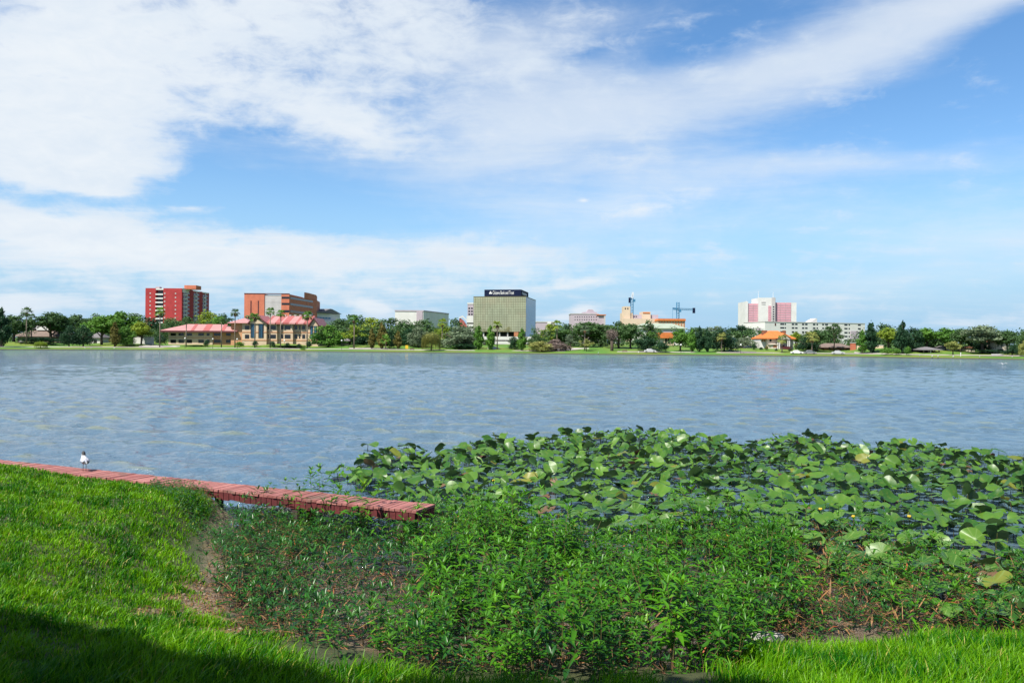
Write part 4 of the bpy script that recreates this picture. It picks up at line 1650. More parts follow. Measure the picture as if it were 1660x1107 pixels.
# roof: alternating slopes, sunlit and shaded facets painted in two reds
zr = B.H(zy(452), 450)
xr = [470, 500, 575, 640, 665, 740, 815, 848, 915, 990]
ym = Wd * .42
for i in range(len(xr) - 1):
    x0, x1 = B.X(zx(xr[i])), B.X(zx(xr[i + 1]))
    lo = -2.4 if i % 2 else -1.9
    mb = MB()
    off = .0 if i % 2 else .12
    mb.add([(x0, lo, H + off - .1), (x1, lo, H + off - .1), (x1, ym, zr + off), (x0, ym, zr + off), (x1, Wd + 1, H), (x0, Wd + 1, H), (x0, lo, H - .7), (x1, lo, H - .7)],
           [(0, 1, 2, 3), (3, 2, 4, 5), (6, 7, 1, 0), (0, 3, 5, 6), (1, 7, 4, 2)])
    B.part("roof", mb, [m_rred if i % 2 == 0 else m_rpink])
for k in range(8):
    x = B.X(zx(500 + k * 62))
    B.box("roof_cap", m_pale, x - .5, x + .5, ym - .4, ym + .4, zr + .05, zr + .5)


def gable(px0, px1, pxm, pyt, pyb, name, y0, y1):
    x0, z0 = B.loc(px0, pyb)
    x1, _ = B.loc(px1, pyb)
    xm, zt = B.loc(pxm, pyt)
    MB().prism_y([(x0 + .5, z0 - .2), (x1 - .5, z0 - .2), (xm, zt - .6)], y0 + .35, y0 + .9).build(name + "_wall", [m_beige], B.root)
    th = .55
    mb = MB().mat(0)
    for (xa, xb) in ((x0, xm), (x1, xm)):
        mb.prism_y([(xa, z0), (xb, zt), (xb, zt - th), (xa, z0 - th)] if xa < xb else [(xb, zt), (xa, z0), (xa, z0 - th), (xb, zt - th)], y0 - .3, y1)
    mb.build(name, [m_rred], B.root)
    MB().prism_y([(x0 - .1, z0 - .02), (xm, zt + .05), (xm, zt - .6), (x0 - .1, z0 - .65)], y0 - .42, y0 - .28).build("barge_board", [m_rtrim], B.root)
    MB().prism_y([(xm, zt + .05), (x1 + .1, z0 - .02), (x1 + .1, z0 - .65), (xm, zt - .6)], y0 - .45, y0 - .31).build("barge_board", [m_rtrim], B.root)


gable(zx(255), zx(490), zx(352), zy(446), zy(546), "gable_roof", -2.4, Wd * .9)
gable(zx(975), zx(1105), zx(1040), zy(480), zy(574), "gable_roof", -2.4, Wd * .9)
x0, x1 = B.X(zx(0)), B.X(zx(270))
mb = MB().hip(x0, x1, -1.4, Wd - 2, B.H(zy(540), 380), B.H(zy(476), 380), 5)
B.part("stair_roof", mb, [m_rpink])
B.box("stair_wall", m_tan, B.X(zx(25)), B.X(zx(167)), .6, Wd - 4, 0, H - .1)
# lower two storey wing
zx2 = lambda q_: 220 + q_ / 6.917
zy2 = lambda q_: 440 + q_ / 6.917
H2 = B.H(zy2(672), 330)
xa, xb = B.X(zx2(352)), B.X(zx2(1120))
B.box("wing_wall", m_beige, xa, B.X(zx2(850)), 1.2, Wd - 4, 0, H2)
B.box("wing_wall", m_tan, B.X(zx2(850)), xb, 1.6, Wd - 4, 0, H2 - .05)
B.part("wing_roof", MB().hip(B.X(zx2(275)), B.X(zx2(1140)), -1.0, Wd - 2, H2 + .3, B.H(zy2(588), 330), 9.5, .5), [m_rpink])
for (c0, c1) in ((625, 660), (760, 830), (960, 1000)):
    xm0, xm1 = B.X(zx2(c0)), B.X(zx2(c1))
    zr2 = B.H(zy2(588), 330)
    yc = (Wd - 3) / 2
    B.part("roof_shade_strip", MB().add([(xm0, -1.05, H2 + .36), (xm1, -1.05, H2 + .36), (xm1 - 1.2, yc, zr2 + .1), (xm0 - 1.2, yc, zr2 + .1), (xm0, -1.05, H2 - .2), (xm1, -1.05, H2 - .2)], [(0, 1, 2, 3), (4, 5, 1, 0)]), [m_rred])  # darker strips paint the shaded facets onto the wing roof
B.box("eaves", m_rtrim, B.X(zx2(278)), B.X(zx2(1137)), -1.12, -.9, H2 - .45, H2 + .28)
for (c0, c1) in ((378, 438), (468, 528), (562, 618), (691, 752), (785, 817), (863, 945), (1000, 1052)):
    B.wpx(zx2(c0), zx2(c1), zy2(692), zy2(721), None, "window", 1.2 if c0 < 850 else 1.58)
    B.wpx(zx2(c0), zx2(c1), zy2(765), zy2(800), None, "window", 1.2 if c0 < 850 else 1.58)
B.box("string_course", m_tan, xa, B.X(zx2(850)), 1.1, 1.3, B.H(zy2(748), 330), B.H(zy2(740), 330))

# ---- white block with blue windows
B = Bldg("office_block", "white office block with a row of blue windows behind the gable of the beige offices", "office block", 516, 520, 556, 545)
H = B.H(507)
B.box("wall", m_white, 0, B.W, 0, 20, 0, B.H(519, 516))
B.box("upper_wall", m_white, .5, B.W + 2, 4, 20, B.H(519, 516), H)
B.box("roof", m_gsh, -1, B.W * .6, 1.5, 22, H, H + 1.0)
B.part("sloped_roof", MB().prism_y([(B.W * .3, H + 1.1), (B.W * .62, H + 3.4), (B.W * .7, H + 3.2), (B.W * 1.1, H + .2), (B.W * .3, H + .2)], 3, 20), [m_gsh])
for k in range(5):
    B.box("blue_window", m_blue, 3 + k * 3.2, 5.6 + k * 3.2, 3.9, 4.3, B.H(516.5, 530), B.H(514, 530))
for k in range(3):
    B.box("window", m_glassd, 1.5 + k * 2.8, 3 + k * 2.8, -.1, .2, B.H(526, 530), B.H(524, 530))

# ---- pale hall with a blank wall
B = Bldg("hall", "large pale windowless hall with a flat roof above the dark oaks", "hall", 640, 560, 686, 560)
H = B.H(504.5)
E = P(727, 555, 610)
e = B.inv @ (Vector((E.x, E.y, 0)) - Vector((B.a.x, B.a.y, 0)))
B.part("wall", MB().prism([(0, 0), (B.W, 0), (e.x, e.y), (e.x - 6, e.y + 24), (0, 40)], 0, H), [m_white])
B.part("parapet", MB().prism([(-.3, -.3), (B.W + .2, -.3), (e.x + .3, e.y), (e.x - 6, e.y + 24.4), (-.3, 40.3)], H, H + .8), [m_lav])
ra = math.atan2(e.y, e.x - B.W)
L = math.hypot(e.x - B.W, e.y)
link("window_band", unit_box(L * .8, .4, 1.3, m_glassd), B.root, (B.W + (e.x - B.W) * .52, e.y * .52, H - 11.5), ra)
B.box("pilaster", m_lav, B.W * .76, B.W * .97, -.35, .2, 0, H - .05)

# ---- slim pale tower and garage beside the bank
B = Bldg("office_tower", "slim beige office tower half hidden beside the gold glass bank", "office tower", 757.5, 520, 785, 520)
H = B.H(493)
B.box("wall", m_lav, 0, B.W, 0, 18, 0, H)
B.box("parapet", m_white, -.2, B.W + .2, -.2, 18.2, H, H + .9)
for r_ in range(3):
    for k in range(2):
        B.wpx(759.3 + k * 4.3, 762 + k * 4.3, 498.6 + r_ * 4.8, 501 + r_ * 4.8)
B = Bldg("parking_garage", "white parking garage levels with black openings beside the gold glass bank", "parking garage", 756, 480, 780, 480)
H = B.H(515, 768)
mb = MB()
for (a_, c_) in ((512, 523), (525.3, 529.6), (532, 538)):
    mb.box(0, B.W, 0, 12, B.H(c_), B.H(a_))
B.part("deck_wall", mb, [m_white])
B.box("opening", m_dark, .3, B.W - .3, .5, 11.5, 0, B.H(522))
B = Bldg("shop_roof", "curved red and white roof between the oaks and the garage", "building", 744, 450, 757, 450)
B.box("wall", m_white, 0, B.W, .4, 8, 0, B.H(527))
mb = MB()
pts = [(B.W * k / 8, B.H(515) - .2 * (B.H(515) - B.H(528)) * 0 - (B.H(515) - B.H(529)) * (k / 8) ** 1.6) for k in range(9)]
mb.prism_y(pts + [(B.W, B.H(531)), (0, B.H(528))], 0, 9)
B.part("roof", mb, [m_rred])
B.part("gable_trim", MB().prism_y([(0, B.H(514)), (B.W * .45, B.H(511.5)), (B.W, B.H(519)), (B.W, B.H(521)), (B.W * .45, B.H(514)), (0, B.H(516.5))], -.3, .1), [m_white])

# ---- gold glass bank
B = Bldg("bank_building", "gold mirror glass bank building with a dark blue rooftop sign above the shore", "bank", 767.3, 404.8, 852, 400)
W_ = B.W
zt = B.H(481.8)
zb = B.H(537.5)
DD = 33.0
B.part("glass_front", MB().box(0, W_, 0, .4, zb, zt), [m_gold])
B.part("glass_flank", MB().box(W_ - .4, W_, .4, DD, B.H(545), zt - .02), [m_bmir])
B.box("core_wall", m_mull, 0, W_ - .5, .5, DD, zb + .3, zt - .1)
mb = MB()
nc = 30
for k in range(nc + 1):
    x = W_ * k / nc
    mb.box(x - .05, x + .05, -.10, -.004, zb, zt)
for k in range(15):
    z = zb + (zt - zb) * k / 14
    mb.box(0, W_, -.08, -.003, z - .05, z + .05)
for k in range(25):
    y = .4 + (DD - .4) * k / 24
    mb.box(W_ + .004, W_ + .03, y - .02, y + .02, B.H(545), zt - .02)
B.part("mullion", mb, [m_mull])
B.box("roof_coping", m_mull, -.1, W_ + .1, -.12, DD + .1, zt, zt + .35)
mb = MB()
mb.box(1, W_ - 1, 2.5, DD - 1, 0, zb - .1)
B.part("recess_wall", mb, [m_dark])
for k in range(7):
    x = 1 + (W_ - 2) * k / 6
    B.box("column", m_pale, x - .3, x + .3, .6, 1.2, 0, zb)
B.box("stair_block", m_terra, B.X(833.5), B.X(840.5), -.6, 2.2, 0, B.H(538))
# the sign box on the roof
sx0, sx1 = B.X(784), B.X(841.8)
sb, sz = B.H(480, 800), B.H(469.4, 800)
sg = B.box("sign_box", m_navy, sx0, sx1 + .6, .9, 24, sb, sz)
B.box("sign_base", m_pale, sx0 + 1, sx1 - .3, 1.6, 23, zt + .3, sb)


def lettering(parent, text, size, loc, rot, sx=1.0):
    cu = bpy.data.curves.new("lettering", 'FONT')
    cu.body = text
    cu.size = size
    cu.extrude = 0.05
    cu.offset = 0.012
    cu.align_x = 'LEFT'
    cu.align_y = 'CENTER'
    cu.materials.append(m_letter)
    tmp = link("lettering_outline", cu)
    dg = bpy.context.evaluated_depsgraph_get()
    me = bpy.data.meshes.new_from_object(tmp.evaluated_get(dg))
    bpy.data.objects.remove(tmp)
    o = link("lettering", me, parent, loc)
    o.rotation_euler = rot
    o["span"] = max(v.co.x for v in me.vertices) - min(v.co.x for v in me.vertices)
    return o


lx0, lx1 = B.X(797.5), B.X(832)
lt = lettering(sg, "Citizens Bank and Trust", 2.5, (lx0, .80, (sb + sz) / 2), (R(90), 0, 0))
lt.scale = ((lx1 - lx0) / lt["span"], 1.0, 1)
le = lettering(sg, "Citizens Bank and Trust", 2.0, (sx1 + .70, 4.0, (sb + sz) / 2), (R(90), 0, R(90)))
le.scale = (14.0 / le["span"], 1.0, 1)
mb = MB()
cxl, czl = B.X(794), (sb + sz) / 2
for (a_, rr) in ((90, .42), (210, .42), (330, .42)):
    mb.prism_y([(cxl + math.cos(R(a_)) * .38 + rr * math.cos(2 * math.pi * k / 10), czl + math.sin(R(a_)) * .38 + rr * math.sin(2 * math.pi * k / 10)) for k in range(10)], .78, .895)
mb.build("logo", [m_letter], sg)
# white terraces of the garage under the bank
G = Bldg("terrace_garage", "three white terrace walls of an open garage below the gold glass bank", "parking garage", 782, 372, 866, 372)
for (p0, p1, a_, c_) in ((782, 866, 545.3, 550.8), (802, 834, 553.0, 557.8), (853, 866, 554.8, 557.5), (781, 834, 562.5, 566.5)):
    x0, x1 = G.X(p0), G.X(p1)
    G.box("deck_wall", m_white, x0, x1, 0, 1.0, G.H(c_, p0), G.H(a_, p0))
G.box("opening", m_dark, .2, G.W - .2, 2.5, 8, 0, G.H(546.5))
for px in (806, 819.8, 847):
    G.box("column", m_pale, G.X(px) - .3, G.X(px) + .3, 1.1, 1.8, 0, G.H(546))

# ---- pale blocks to the east of the bank
B = Bldg("storage_block", "low pale lavender block with a small brick tower behind the trees beside the bank", "building", 869, 520, 900, 520)
B.box("wall", m_lav, 0, B.W, 0, 20, 0, B.H(522))
B.box("roof_edge", m_white, -.3, B.W + .3, -.3, 20, B.H(522), B.H(520.8))
B.box("brick_tower", m_brk, B.X(887.5), B.X(892.5), -1, 3, 0, B.H(522))
B.box("tower_cap", m_white, B.X(887), B.X(893.5), -1.2, 3.2, B.H(526), B.H(521))

B = Bldg("stepped_block", "pale lavender office block with a stepped top and rows of small windows", "office block", 925.2, 640, 970, 640)
H = B.H(509.2)
B.box("wall", m_lav, 0, B.W, 0, 22, 0, H)
B.box("parapet", m_pale, -.3, B.W + .3, -.3, 22.3, H, H + .6)
B.box("upper_storey", m_lav, B.X(945.5), B.X(968), 2, 18, H + .6, B.H(505.5))
B.part("roof_house", MB().prism_y([(B.X(951), B.H(505.5)), (B.X(954), B.H(501)), (B.X(961), B.H(501)), (B.X(965), B.H(505.5))], 4, 12), [m_lav])
for r_ in range(2):
    for k in range(10):
        px = 931.5 + k * 3.8
        B.wpx(px, px + 1.5, 513 + r_ * 4.4, 514.5 + r_ * 4.4)
B = Bldg("tile_roof_wing", "narrow pale wing with an orange tile ledge joined to the stepped block", "building", 969.5, 632, 982, 632)
B.box("wall", m_lav, 0, B.X(979), 0, 14, 0, B.H(511))
B.box("tile_ledge", m_rot, -.5, B.W, -1.2, 14, B.H(511), B.H(509.8))
B.box("column", m_pale, B.X(978.5), B.X(981), -.9, -.2, 0, B.H(511))

# ---- beige old town complex
B = Bldg("old_hotel", "beige old hotel with a square tower and orange tile parapets above the oaks", "hotel", 1009, 600, 1067, 600)
H = B.H(510, 1040)
B.box("tower_wall", m_peach, B.X(1011), B.X(1022), 1, 12, 0, B.H(496.5))
B.box("tower_wall", m_peach, B.X(1008.8), B.X(1026), 2, 14, 0, B.H(507))
B.box("wall", m_lav, B.X(1022), B.X(1068), 3, 20, 0, H)
B.box("lower_wall", m_peach, B.X(1010), B.X(1066.5), -2, 2.8, 0, B.H(516.5))
B.box("centre_block", m_peach, B.X(1041), B.X(1055), 1.5, 14, 0, B.H(505))
B.box("tile_band", m_rot, B.X(1042.5), B.X(1053.5), 1.2, 1.6, B.H(507.5), B.H(505.8))
for (p, yy) in ((1014, 500), (1018, 500), (1014.5, 513.5), (1019.5, 513.5), (1029, 513), (1032, 513), (1046, 509), (1050, 509)):
    B.wpx(p - .9, p + .9, yy - 1, yy + 1.2, None, "window", .95 if yy < 503 else 1.9)
B = Bldg("tile_roof_block", "beige block with an orange tile parapet and piers near the blue crane", "building", 1066.7, 585, 1110.4, 585)
H = B.H(520)
B.box("wall", m_beige, 0, B.W, 0, 16, 0, H)
B.part("tile_roof", MB().prism_y([(-.4, H), (0, H + 1.6), (B.W, H + 1.6), (B.W + .4, H)], -1, 16.5), [m_rot])
for k in range(10):
    B.box("pier", m_terra, .5 + k * (B.W - 1.5) / 9, 1.0 + k * (B.W - 1.5) / 9, -.3, .05, H - 6, H - .1)
B = Bldg("church_hall", "white church hall with a long pale green hipped roof behind the oaks", "church hall", 1028, 470, 1112, 470)
H = B.H(532.5, 1070)
B.box("wall", m_white, 1, B.W - 1, 0, 18, 0, H)
B.part("roof", MB().hip(-.5, B.W + .5, -1.2, 19, H + .2, B.H(523.5, 1070), 7), [m_grn])
B.box("wall_band", m_lav, B.X(1075), B.X(1100), -.3, 0, B.H(540), B.H(535))
B = Bldg("chapel", "small white chapel with an orange tile roof and three arched windows", "chapel", 1066, 392, 1093, 392)
H = B.H(547.5, 1080)
B.box("wall", m_beige, B.X(1076), B.W - .2, 0, 12, 0, H)
B.box("side_wall", m_white, .3, B.X(1076), 1.5, 12, 0, H - .2)
B.part("roof", MB().prism_y([(-.5, H - .2), (B.W * .1, B.H(539, 1080)), (B.W * .85, B.H(539, 1080)), (B.W + .6, H - .2)], -.9, 13), [m_rot])
for px in (1079.8, 1084.2, 1088.6):
    x, z0 = B.loc(px, 557)
    z1 = B.H(550, px)
    w_ = .55
    pl_ = [(x - w_, z0), (x + w_, z0), (x + w_, z1)] + [(x + w_ * math.cos(R(a_)), z1 + w_ * math.sin(R(a_))) for a_ in range(20, 180, 20)] + [(x - w_, z1)]
    B.part("arched_window", MB().prism_y(pl_, -.08, .1), [m_glassd])
B = Bldg("white_house", "plain white wall of a house between the chapel and the cypresses", "house", 1093, 400, 1108, 400)
B.box("wall", m_white, 0, B.W, 0, 9, 0, B.H(548))
B.part("roof", MB().hip(-.5, B.W + .5, -.6, 9.6, B.H(548), B.H(544), 3), [m_gsh])
B.wpx(1096, 1098, 552, 556)
for (nm, lb, p0, p1, Y, pt, mw) in (("cottage", "low white building glimpsed under the oaks behind the bare tree", 996, 1014, 392, 551, m_white),
                                    ("cottage", "low white building in the shade beside the willows and the boat ramp", 936, 950, 380, 556, m_white),
                                    ("cottage", "pale pink house behind the willows near the bank", 878, 908, 385, 546, m_lav)):
    B = Bldg(nm, lb, "building", p0, Y, p1, Y)
    H = B.H(pt)
    B.box("wall", mw, 0, B.W, 0, 8, 0, H)
    B.part("roof", MB().hip(-.4, B.W + .4, -.5, 8.5, H, H + 1.4, 2), [m_gsh])
    B.wpx(p0 + 3, p0 + 5.5, pt + 4, pt + 7)

# ---- tower cranes
def lattice(mb, p0, p1, w, n, r=.12):
    p0, p1 = Vector(p0), Vector(p1)
    d = (p1 - p0).normalized()
    u = d.cross(Vector((0, 1, .01))).normalized()
    v = d.cross(u)
    cs = [(u * a + v * b_) * w / 2 for a, b_ in ((1, 1), (1, -1), (-1, -1), (-1, 1))]
    for c_ in cs:
        mb.tube([p0 + c_, p1 + c_], r, 4)
    for k in range(n):
        a, b_ = p0.lerp(p1, k / n), p0.lerp(p1, (k + 1) / n)
        for i in range(4):
            mb.tube([a + cs[i], b_ + cs[(i + 1) % 4]], r * .6, 3)


def crane(px, Y, pym, label, jib_px, cw_px, pyj, jib_up, matj):
    b_ = P(px, 556, Y)
    z = far_z(b_.x, b_.y)
    t_ = thing("tower_crane", label, "crane", (b_.x, b_.y, z))
    zm = P(px, pym, Y).z - z
    mb = MB()
    lattice(mb, (0, 0, 0), (0, 0, zm), 2.0, 16, .22)
    mb.build("mast", [m_blue], t_)
    zj = P(px, pyj, Y).z - z
    mb = MB()
    xe = (jib_px - px) / FPX * Y
    if jib_up:
        ze = P(px, jib_up, Y).z - z
        lattice(mb, (0, 0, zj), (xe, 0, ze), 1.2, 14, .14)
    else:
        lattice(mb, (0, 0, zj), (xe, 0, zj + .3), 1.3, 18, .14)
    mb.build("jib", [matj], t_)
    mb = MB()
    xc = (cw_px - px) / FPX * Y
    lattice(mb, (0, 0, zj), (xc, 0, zj - .3), 1.2, 8, .16)
    mb.build("counter_jib", [m_blue], t_)
    MB().box(xc - .9, xc + .9, -.9, .9, zj - 3.2, zj + 1.0).build("counterweight", [m_navy], t_)
    MB().box(.9, 2.6, -1, 1, zj - 2.4, zj - .4).build("cab", [m_blue], t_)
    return t_, zj, xe


crane(1024, 640, 483, "blue tower crane with its pale jib raised almost upright beside the old hotel tower", 1025.5, 1020.5, 484.5, 474, m_wsteel)
t_, zj, xe = crane(1098.5, 640, 490, "blue tower crane with a level jib and a dark counterweight over the tile roof block", 1090, 1124.5, 501, None, m_blue)
MB().tube([(xe, 0, zj), (xe, 0, zj - 8)], .15, 4).build("hoist_cable", [m_blue], t_)

# ---- pink and white hospital
B = Bldg("hospital_tower", "tall white tower with pink panelled wings and rooftop antennas", "tower", 1208, 620, 1291, 620)
hz_ = lambda q_: 1100 + q_ / 5.1875
hy_ = lambda q_: 460 + q_ / 5.1875
X = B.X
H1, H2, H3 = B.H(hy_(165)), B.H(hy_(118)), B.H(hy_(155))
B.box("wall", m_white, X(hz_(560)), X(hz_(583)), 0, 20, 0, B.H(hy_(150)))
B.box("wall", m_white, X(hz_(583)), X(hz_(668)), 1, 20, 0, H1)
B.box("tower_wall", m_white, X(hz_(668)), X(hz_(806)), -2, 18, 0, H2)
B.box("wall", m_white, X(hz_(806)), X(hz_(992)), .5, 20, 0, H3)
zb = B.H(hy_(380))
for (a_, c_, top, y) in ((584, 628, 166, .95), (631, 667, 166, .95), (808, 853, 157, .45), (856, 899, 157, .45), (902, 945, 157, .45)):
    x0, x1 = X(hz_(a_)), X(hz_(c_))
    pn = B.box("pink_panel", m_pink, x0, x1, y - .2, y, zb, B.H(hy_(top)))
    mb = MB()
    for k in range(1, 11):
        z = zb + (B.H(hy_(top)) - zb) * k / 11
        mb.box(x0, x1, y - .32, y - .21, z - .18, z + .18)
    mb.build("floor_line", [m_lav], pn)
x0, x1 = X(hz_(745)), X(hz_(770))
for k in range(9):
    z = B.H(hy_(185 + k * 20))
    B.box("pink_panel", m_pink, x0, x1, -2.15, -1.9, z - 1.6, z)
B.box("stair_shaft", m_pale, X(hz_(773)), X(hz_(803)), -2.5, -2.05, 0, H2 + .2)
for k in range(9):
    z = B.H(hy_(190 + k * 20))
    B.box("window", m_glassd, X(hz_(782)), X(hz_(794)), -2.6, -2.4, z - .9, z)
B.box("louvre", m_pale, X(hz_(688)), X(hz_(722)), -2.2, -1.95, B.H(hy_(160)), B.H(hy_(150)))
B.box("louvre", m_pale, X(hz_(688)), X(hz_(722)), -2.2, -1.95, B.H(hy_(174)), B.H(hy_(170)))
for (p, t_) in ((675, 62), (800, 66), (573, 140)):
    MB().tube([(X(hz_(p)), 2, H1), (X(hz_(p)), 2, B.H(hy_(t_)))], [.3, .12], 5).build("antenna", [m_wsteel], B.root)

B = Bldg("hospital_wing", "long white five storey block with small paired windows in front of the pink tower", "hospital", 1240, 540, 1402, 565)
X = B.X
H = B.H(hy_(322), hz_(735))
B.box("wall", m_white, 0, B.W, 0, 25, 0, H)
B.box("parapet", m_pale, -.2, B.W + .2, -.2, 25, H, H + .5)
B.box("grey_panel", m_lav, X(hz_(1443)), X(hz_(1503)), -.5, .1, 0, B.H(hy_(397), hz_(1450)))
for r_, (yt, hh) in enumerate(((333, 12), (364, 12), (398, 13), (430, 12), (462, 12))):
    for (a_, c_) in ((855, 888), (893, 903), (952, 972), (980, 1000), (1038, 1056), (1064, 1084), (1130, 1150), (1160, 1172), (1208, 1222), (1232, 1256), (1292, 1310), (1320, 1335), (1394, 1420), (1430, 1440), (1508, 1532)):
        if 1440 < a_ < 1505:
            continue
        B.wpx(hz_(a_), hz_(c_), hy_(yt + (a_ - 855) * .012), hy_(yt + hh + (a_ - 855) * .012))
B.box("door_slot", m_rtrim, X(hz_(808)), X(hz_(818)), -.12, .1, B.H(hy_(352), hz_(812)), B.H(hy_(332), hz_(812)))
mb = MB()
xs, xe = X(hz_(1127)), X(hz_(1188))
for k in range(5):
    mb.box(xs + (xe - xs) * k / 5, xe, 3, 9, H + .3 + k * .62, H + .9 + k * .62)
B.part("roof_plant", mb, [m_white])
B = Bldg("clinic", "white three storey clinic with balconies beside the villa with the orange roof", "clinic", 1213, 430, 1240, 430)
H = B.H(hy_(372))
B.box("wall", m_white, B.X(hz_(622)), B.W, 0, 16, 0, H)
B.box("side_wall", m_white, 0, B.X(hz_(622)), 1.5, 14, 0, B.H(hy_(405)))
B.part("roof", MB().hip(-.6, B.X(hz_(622)), .5, 14.5, B.H(hy_(408)), B.H(hy_(385)), 2), [m_gsh])
B.box("parapet", m_lav, B.X(hz_(648)), B.X(hz_(692)), -.25, .2, H - 1.2, H + .1)
for yy in (420, 455, 492):
    B.wpx(hz_(652), hz_(672), hy_(yy), hy_(yy + 20), m_lav, "balcony", -.3)
    B.wpx(hz_(655), hz_(660), hy_(yy), hy_(yy + 16))
    B.wpx(hz_(665), hz_(670), hy_(yy), hy_(yy + 16))
B.wpx(hz_(594), hz_(620), hy_(420), hy_(432), None, "window", 1.45)

# ---- villa with an orange roof
B = Bldg("villa", "cream villa with an orange tile roof and tall white columns on the lawn", "villa", 1234.5, 312, 1288.5, 312)
vx = lambda q_: 1200 + q_ / 15.81
vy = lambda q_: 520 + q_ / 15.81
X = B.X
m_cream = mat("cream_stucco", (0.80, 0.70, 0.58), 0.8, var=0.1, scale=0.5)
H = B.H(vy(455), 1260)
B.box("wall", m_cream, X(vx(680)), X(vx(1365)), 0, 12, 0, H)
B.box("porch_wing", m_white, X(vx(545)), X(vx(680)), 1.5, 11, 0, H - .1)
B.part("roof", MB().hip(X(vx(530)), X(vx(1405)), -1.2, 13, H + .15, B.H(vy(250), 1260), 4.9, .35), [m_rot])
B.box("sun_porch", m_cream, X(vx(735)), X(vx(880)), -2.4, 0, 0, B.H(vy(600), 1250))
B.win(X(vx(840)), B.H(vy(650), 1250), 1.4, .9, m_terra, -2.42, "window")
B.part("porch_roof", MB().hip(X(vx(700)), X(vx(900)), -2.9, .1, B.H(vy(600), 1250), B.H(vy(588), 1250), .8, .15), [m_cream])
xm, zt = B.loc(vx(1065), vy(345))
x0, x1 = X(vx(895)), X(vx(1235))
zb = B.H(vy(445), 1265)
B.part("pediment", MB().prism_y([(x0, zb), (x1, zb), (xm, zt)], -3.0, .3), [m_cream])
B.part("pediment_roof", MB().prism_y([(x0 - .4, zb - .1), (xm, zt + .3), (xm, zt), (x0 + .1, zb - .1)], -3.3, 1).prism_y([(xm, zt + .32), (x1 + .4, zb - .1), (x1 - .1, zb - .1), (xm, zt)], -3.29, 1), [m_rot])
B.box("entablature", m_white, x0 + .2, x1 - .2, -2.9, -2.2, zb - .5, zb - .02)
for px in (913, 955, 1168, 1210):
    xx = X(vx(px))
    MB().tube([(xx, -2.5, .5), (xx, -2.5, zb - .5)], [.24, .20], 10).build("column", [m_white], B.root)
B.box("doorway", m_dark, X(vx(985)), X(vx(1135)), -.12, .2, 1.2, B.H(vy(625), 1265))
for px in (775, 995, 1275):
    B.win(X(vx(px)), B.H(vy(505), 1250), .72, .95, None, -.04)
B.win(X(vx(1265)), B.H(vy(655), 1270), 1.2, .9, None, -.04)
B.win(X(vx(600)), B.H(vy(505), 1250), .5, .9, m_terra, 1.46)
B.win(X(vx(650)), B.H(vy(505), 1250), .5, .9, m_terra, 1.46)
st = MB()
for k in range(5):
    st.box(X(vx(965)) - .1 * k, X(vx(1190)) + .1 * k, -3.2 - .5 * (k + 1), -3.2 - .5 * k, 0, 1.6 - .3 * k)
st.box(X(vx(965)), X(vx(1190)), -3.2, -.1, 0, 1.62)
B.part("brick_steps", st, [m_rtrim])
for (px, w_) in ((690, .42), (752, .5), (1238, .5)):
    xx = X(vx(px))
    B.box("chimney", m_brk, xx - w_, xx + w_, 4 + w_, 5.4 + w_, H - .2, B.H(vy(240), 1250))

# ---- houses at both ends of the shore
B = Bldg("ranch_house", "low brown brick ranch house with a brown shingle roof behind the parked cars", "house", 1334, 312, 1381, 312)
H = B.H(563, 1350)
B.box("wall", m_brk, .6, B.W - .3, 0, 9, 0, H)
B.part("roof", MB().hip(-.6, B.W + .4, -.9, 10, H + .05, B.H(556.3, 1350), 3), [m_bsh])
for px in (1345, 1355, 1366, 1374):
    B.wpx(px - 1.4, px + 1.4, 564.2, 567)
B = Bldg("brick_pillar", "red brick chimney wall standing at the end of the brown ranch house", "chimney wall", 1381, 308, 1387.5, 308)
B.box("wall", m_orange, 0, B.W, 0, 1.6, 0, B.H(556))
B.box("cap", m_white, -.15, B.W + .15, -.15, 1.75, B.H(556), B.H(555.2))
B = Bldg("garden_wall", "pale garden wall behind the two dark cypresses near the brick pillar", "wall", 1389, 306, 1432, 300)
B.box("wall", m_beige, 0, B.W, 0, .4, 0, 2.1)
B.box("coping", m_white, -.1, B.W + .1, -.1, .5, 2.1, 2.25)
B = Bldg("lake_pavilion", "dark lakeside pavilion with a grey shingle roof under the oaks", "pavilion", 1496, 268, 1523, 268)
H = B.H(566.5)
B.part("roof", MB().hip(-.6, B.W + .6, -1, 8, H, B.H(562), 3.0), [m_gsh])
B.box("back_wall", m_dark, 0, B.W, 4, 7, 0, H - .1)
for px in (1497, 1505, 1508, 1515, 1522):
    B.box("post", m_white if px == 1508 else m_bsh, B.X(px) - .15, B.X(px) + .15, -.3, 0, 0, H - .1)
B = Bldg("boathouse", "pale low boathouse wall glimpsed behind the small rust coloured tree", "boathouse", 1526, 276, 1541, 276)
B.box("wall", m_white, 0, B.W, 0, 6, 0, B.H(564))
B.part("roof", MB().hip(-.4, B.W + .4, -.5, 6.5, B.H(564), B.H(560), 2), [m_gsh])
B.wpx(1533, 1535.5, 567, 571)
B = Bldg("cream_house", "two storey cream house with dark windows half hidden by the big oak", "house", 1615, 262, 1635.5, 262)
H = B.H(553)
B.box("wall", m_cream, 0, B.W, 0, 8, 0, H)
B.part("roof", MB().hip(-.5, B.W + .5, -.6, 8.6, H, B.H(548.5), 2), [m_brk])
for px in (1618, 1624):
    B.wpx(px - 1.1, px + 1.1, 556, 562)
B.box("garage_door", m_dark, B.X(1617), B.X(1626), -.1, .1, .4, B.H(566))
B = Bldg("low_wall", "short white wall by the water below the cream house", "wall", 1609, 247, 1627, 247)
B.box("wall", m_white, 0, B.W, 0, .4, 0, B.H(574.5))
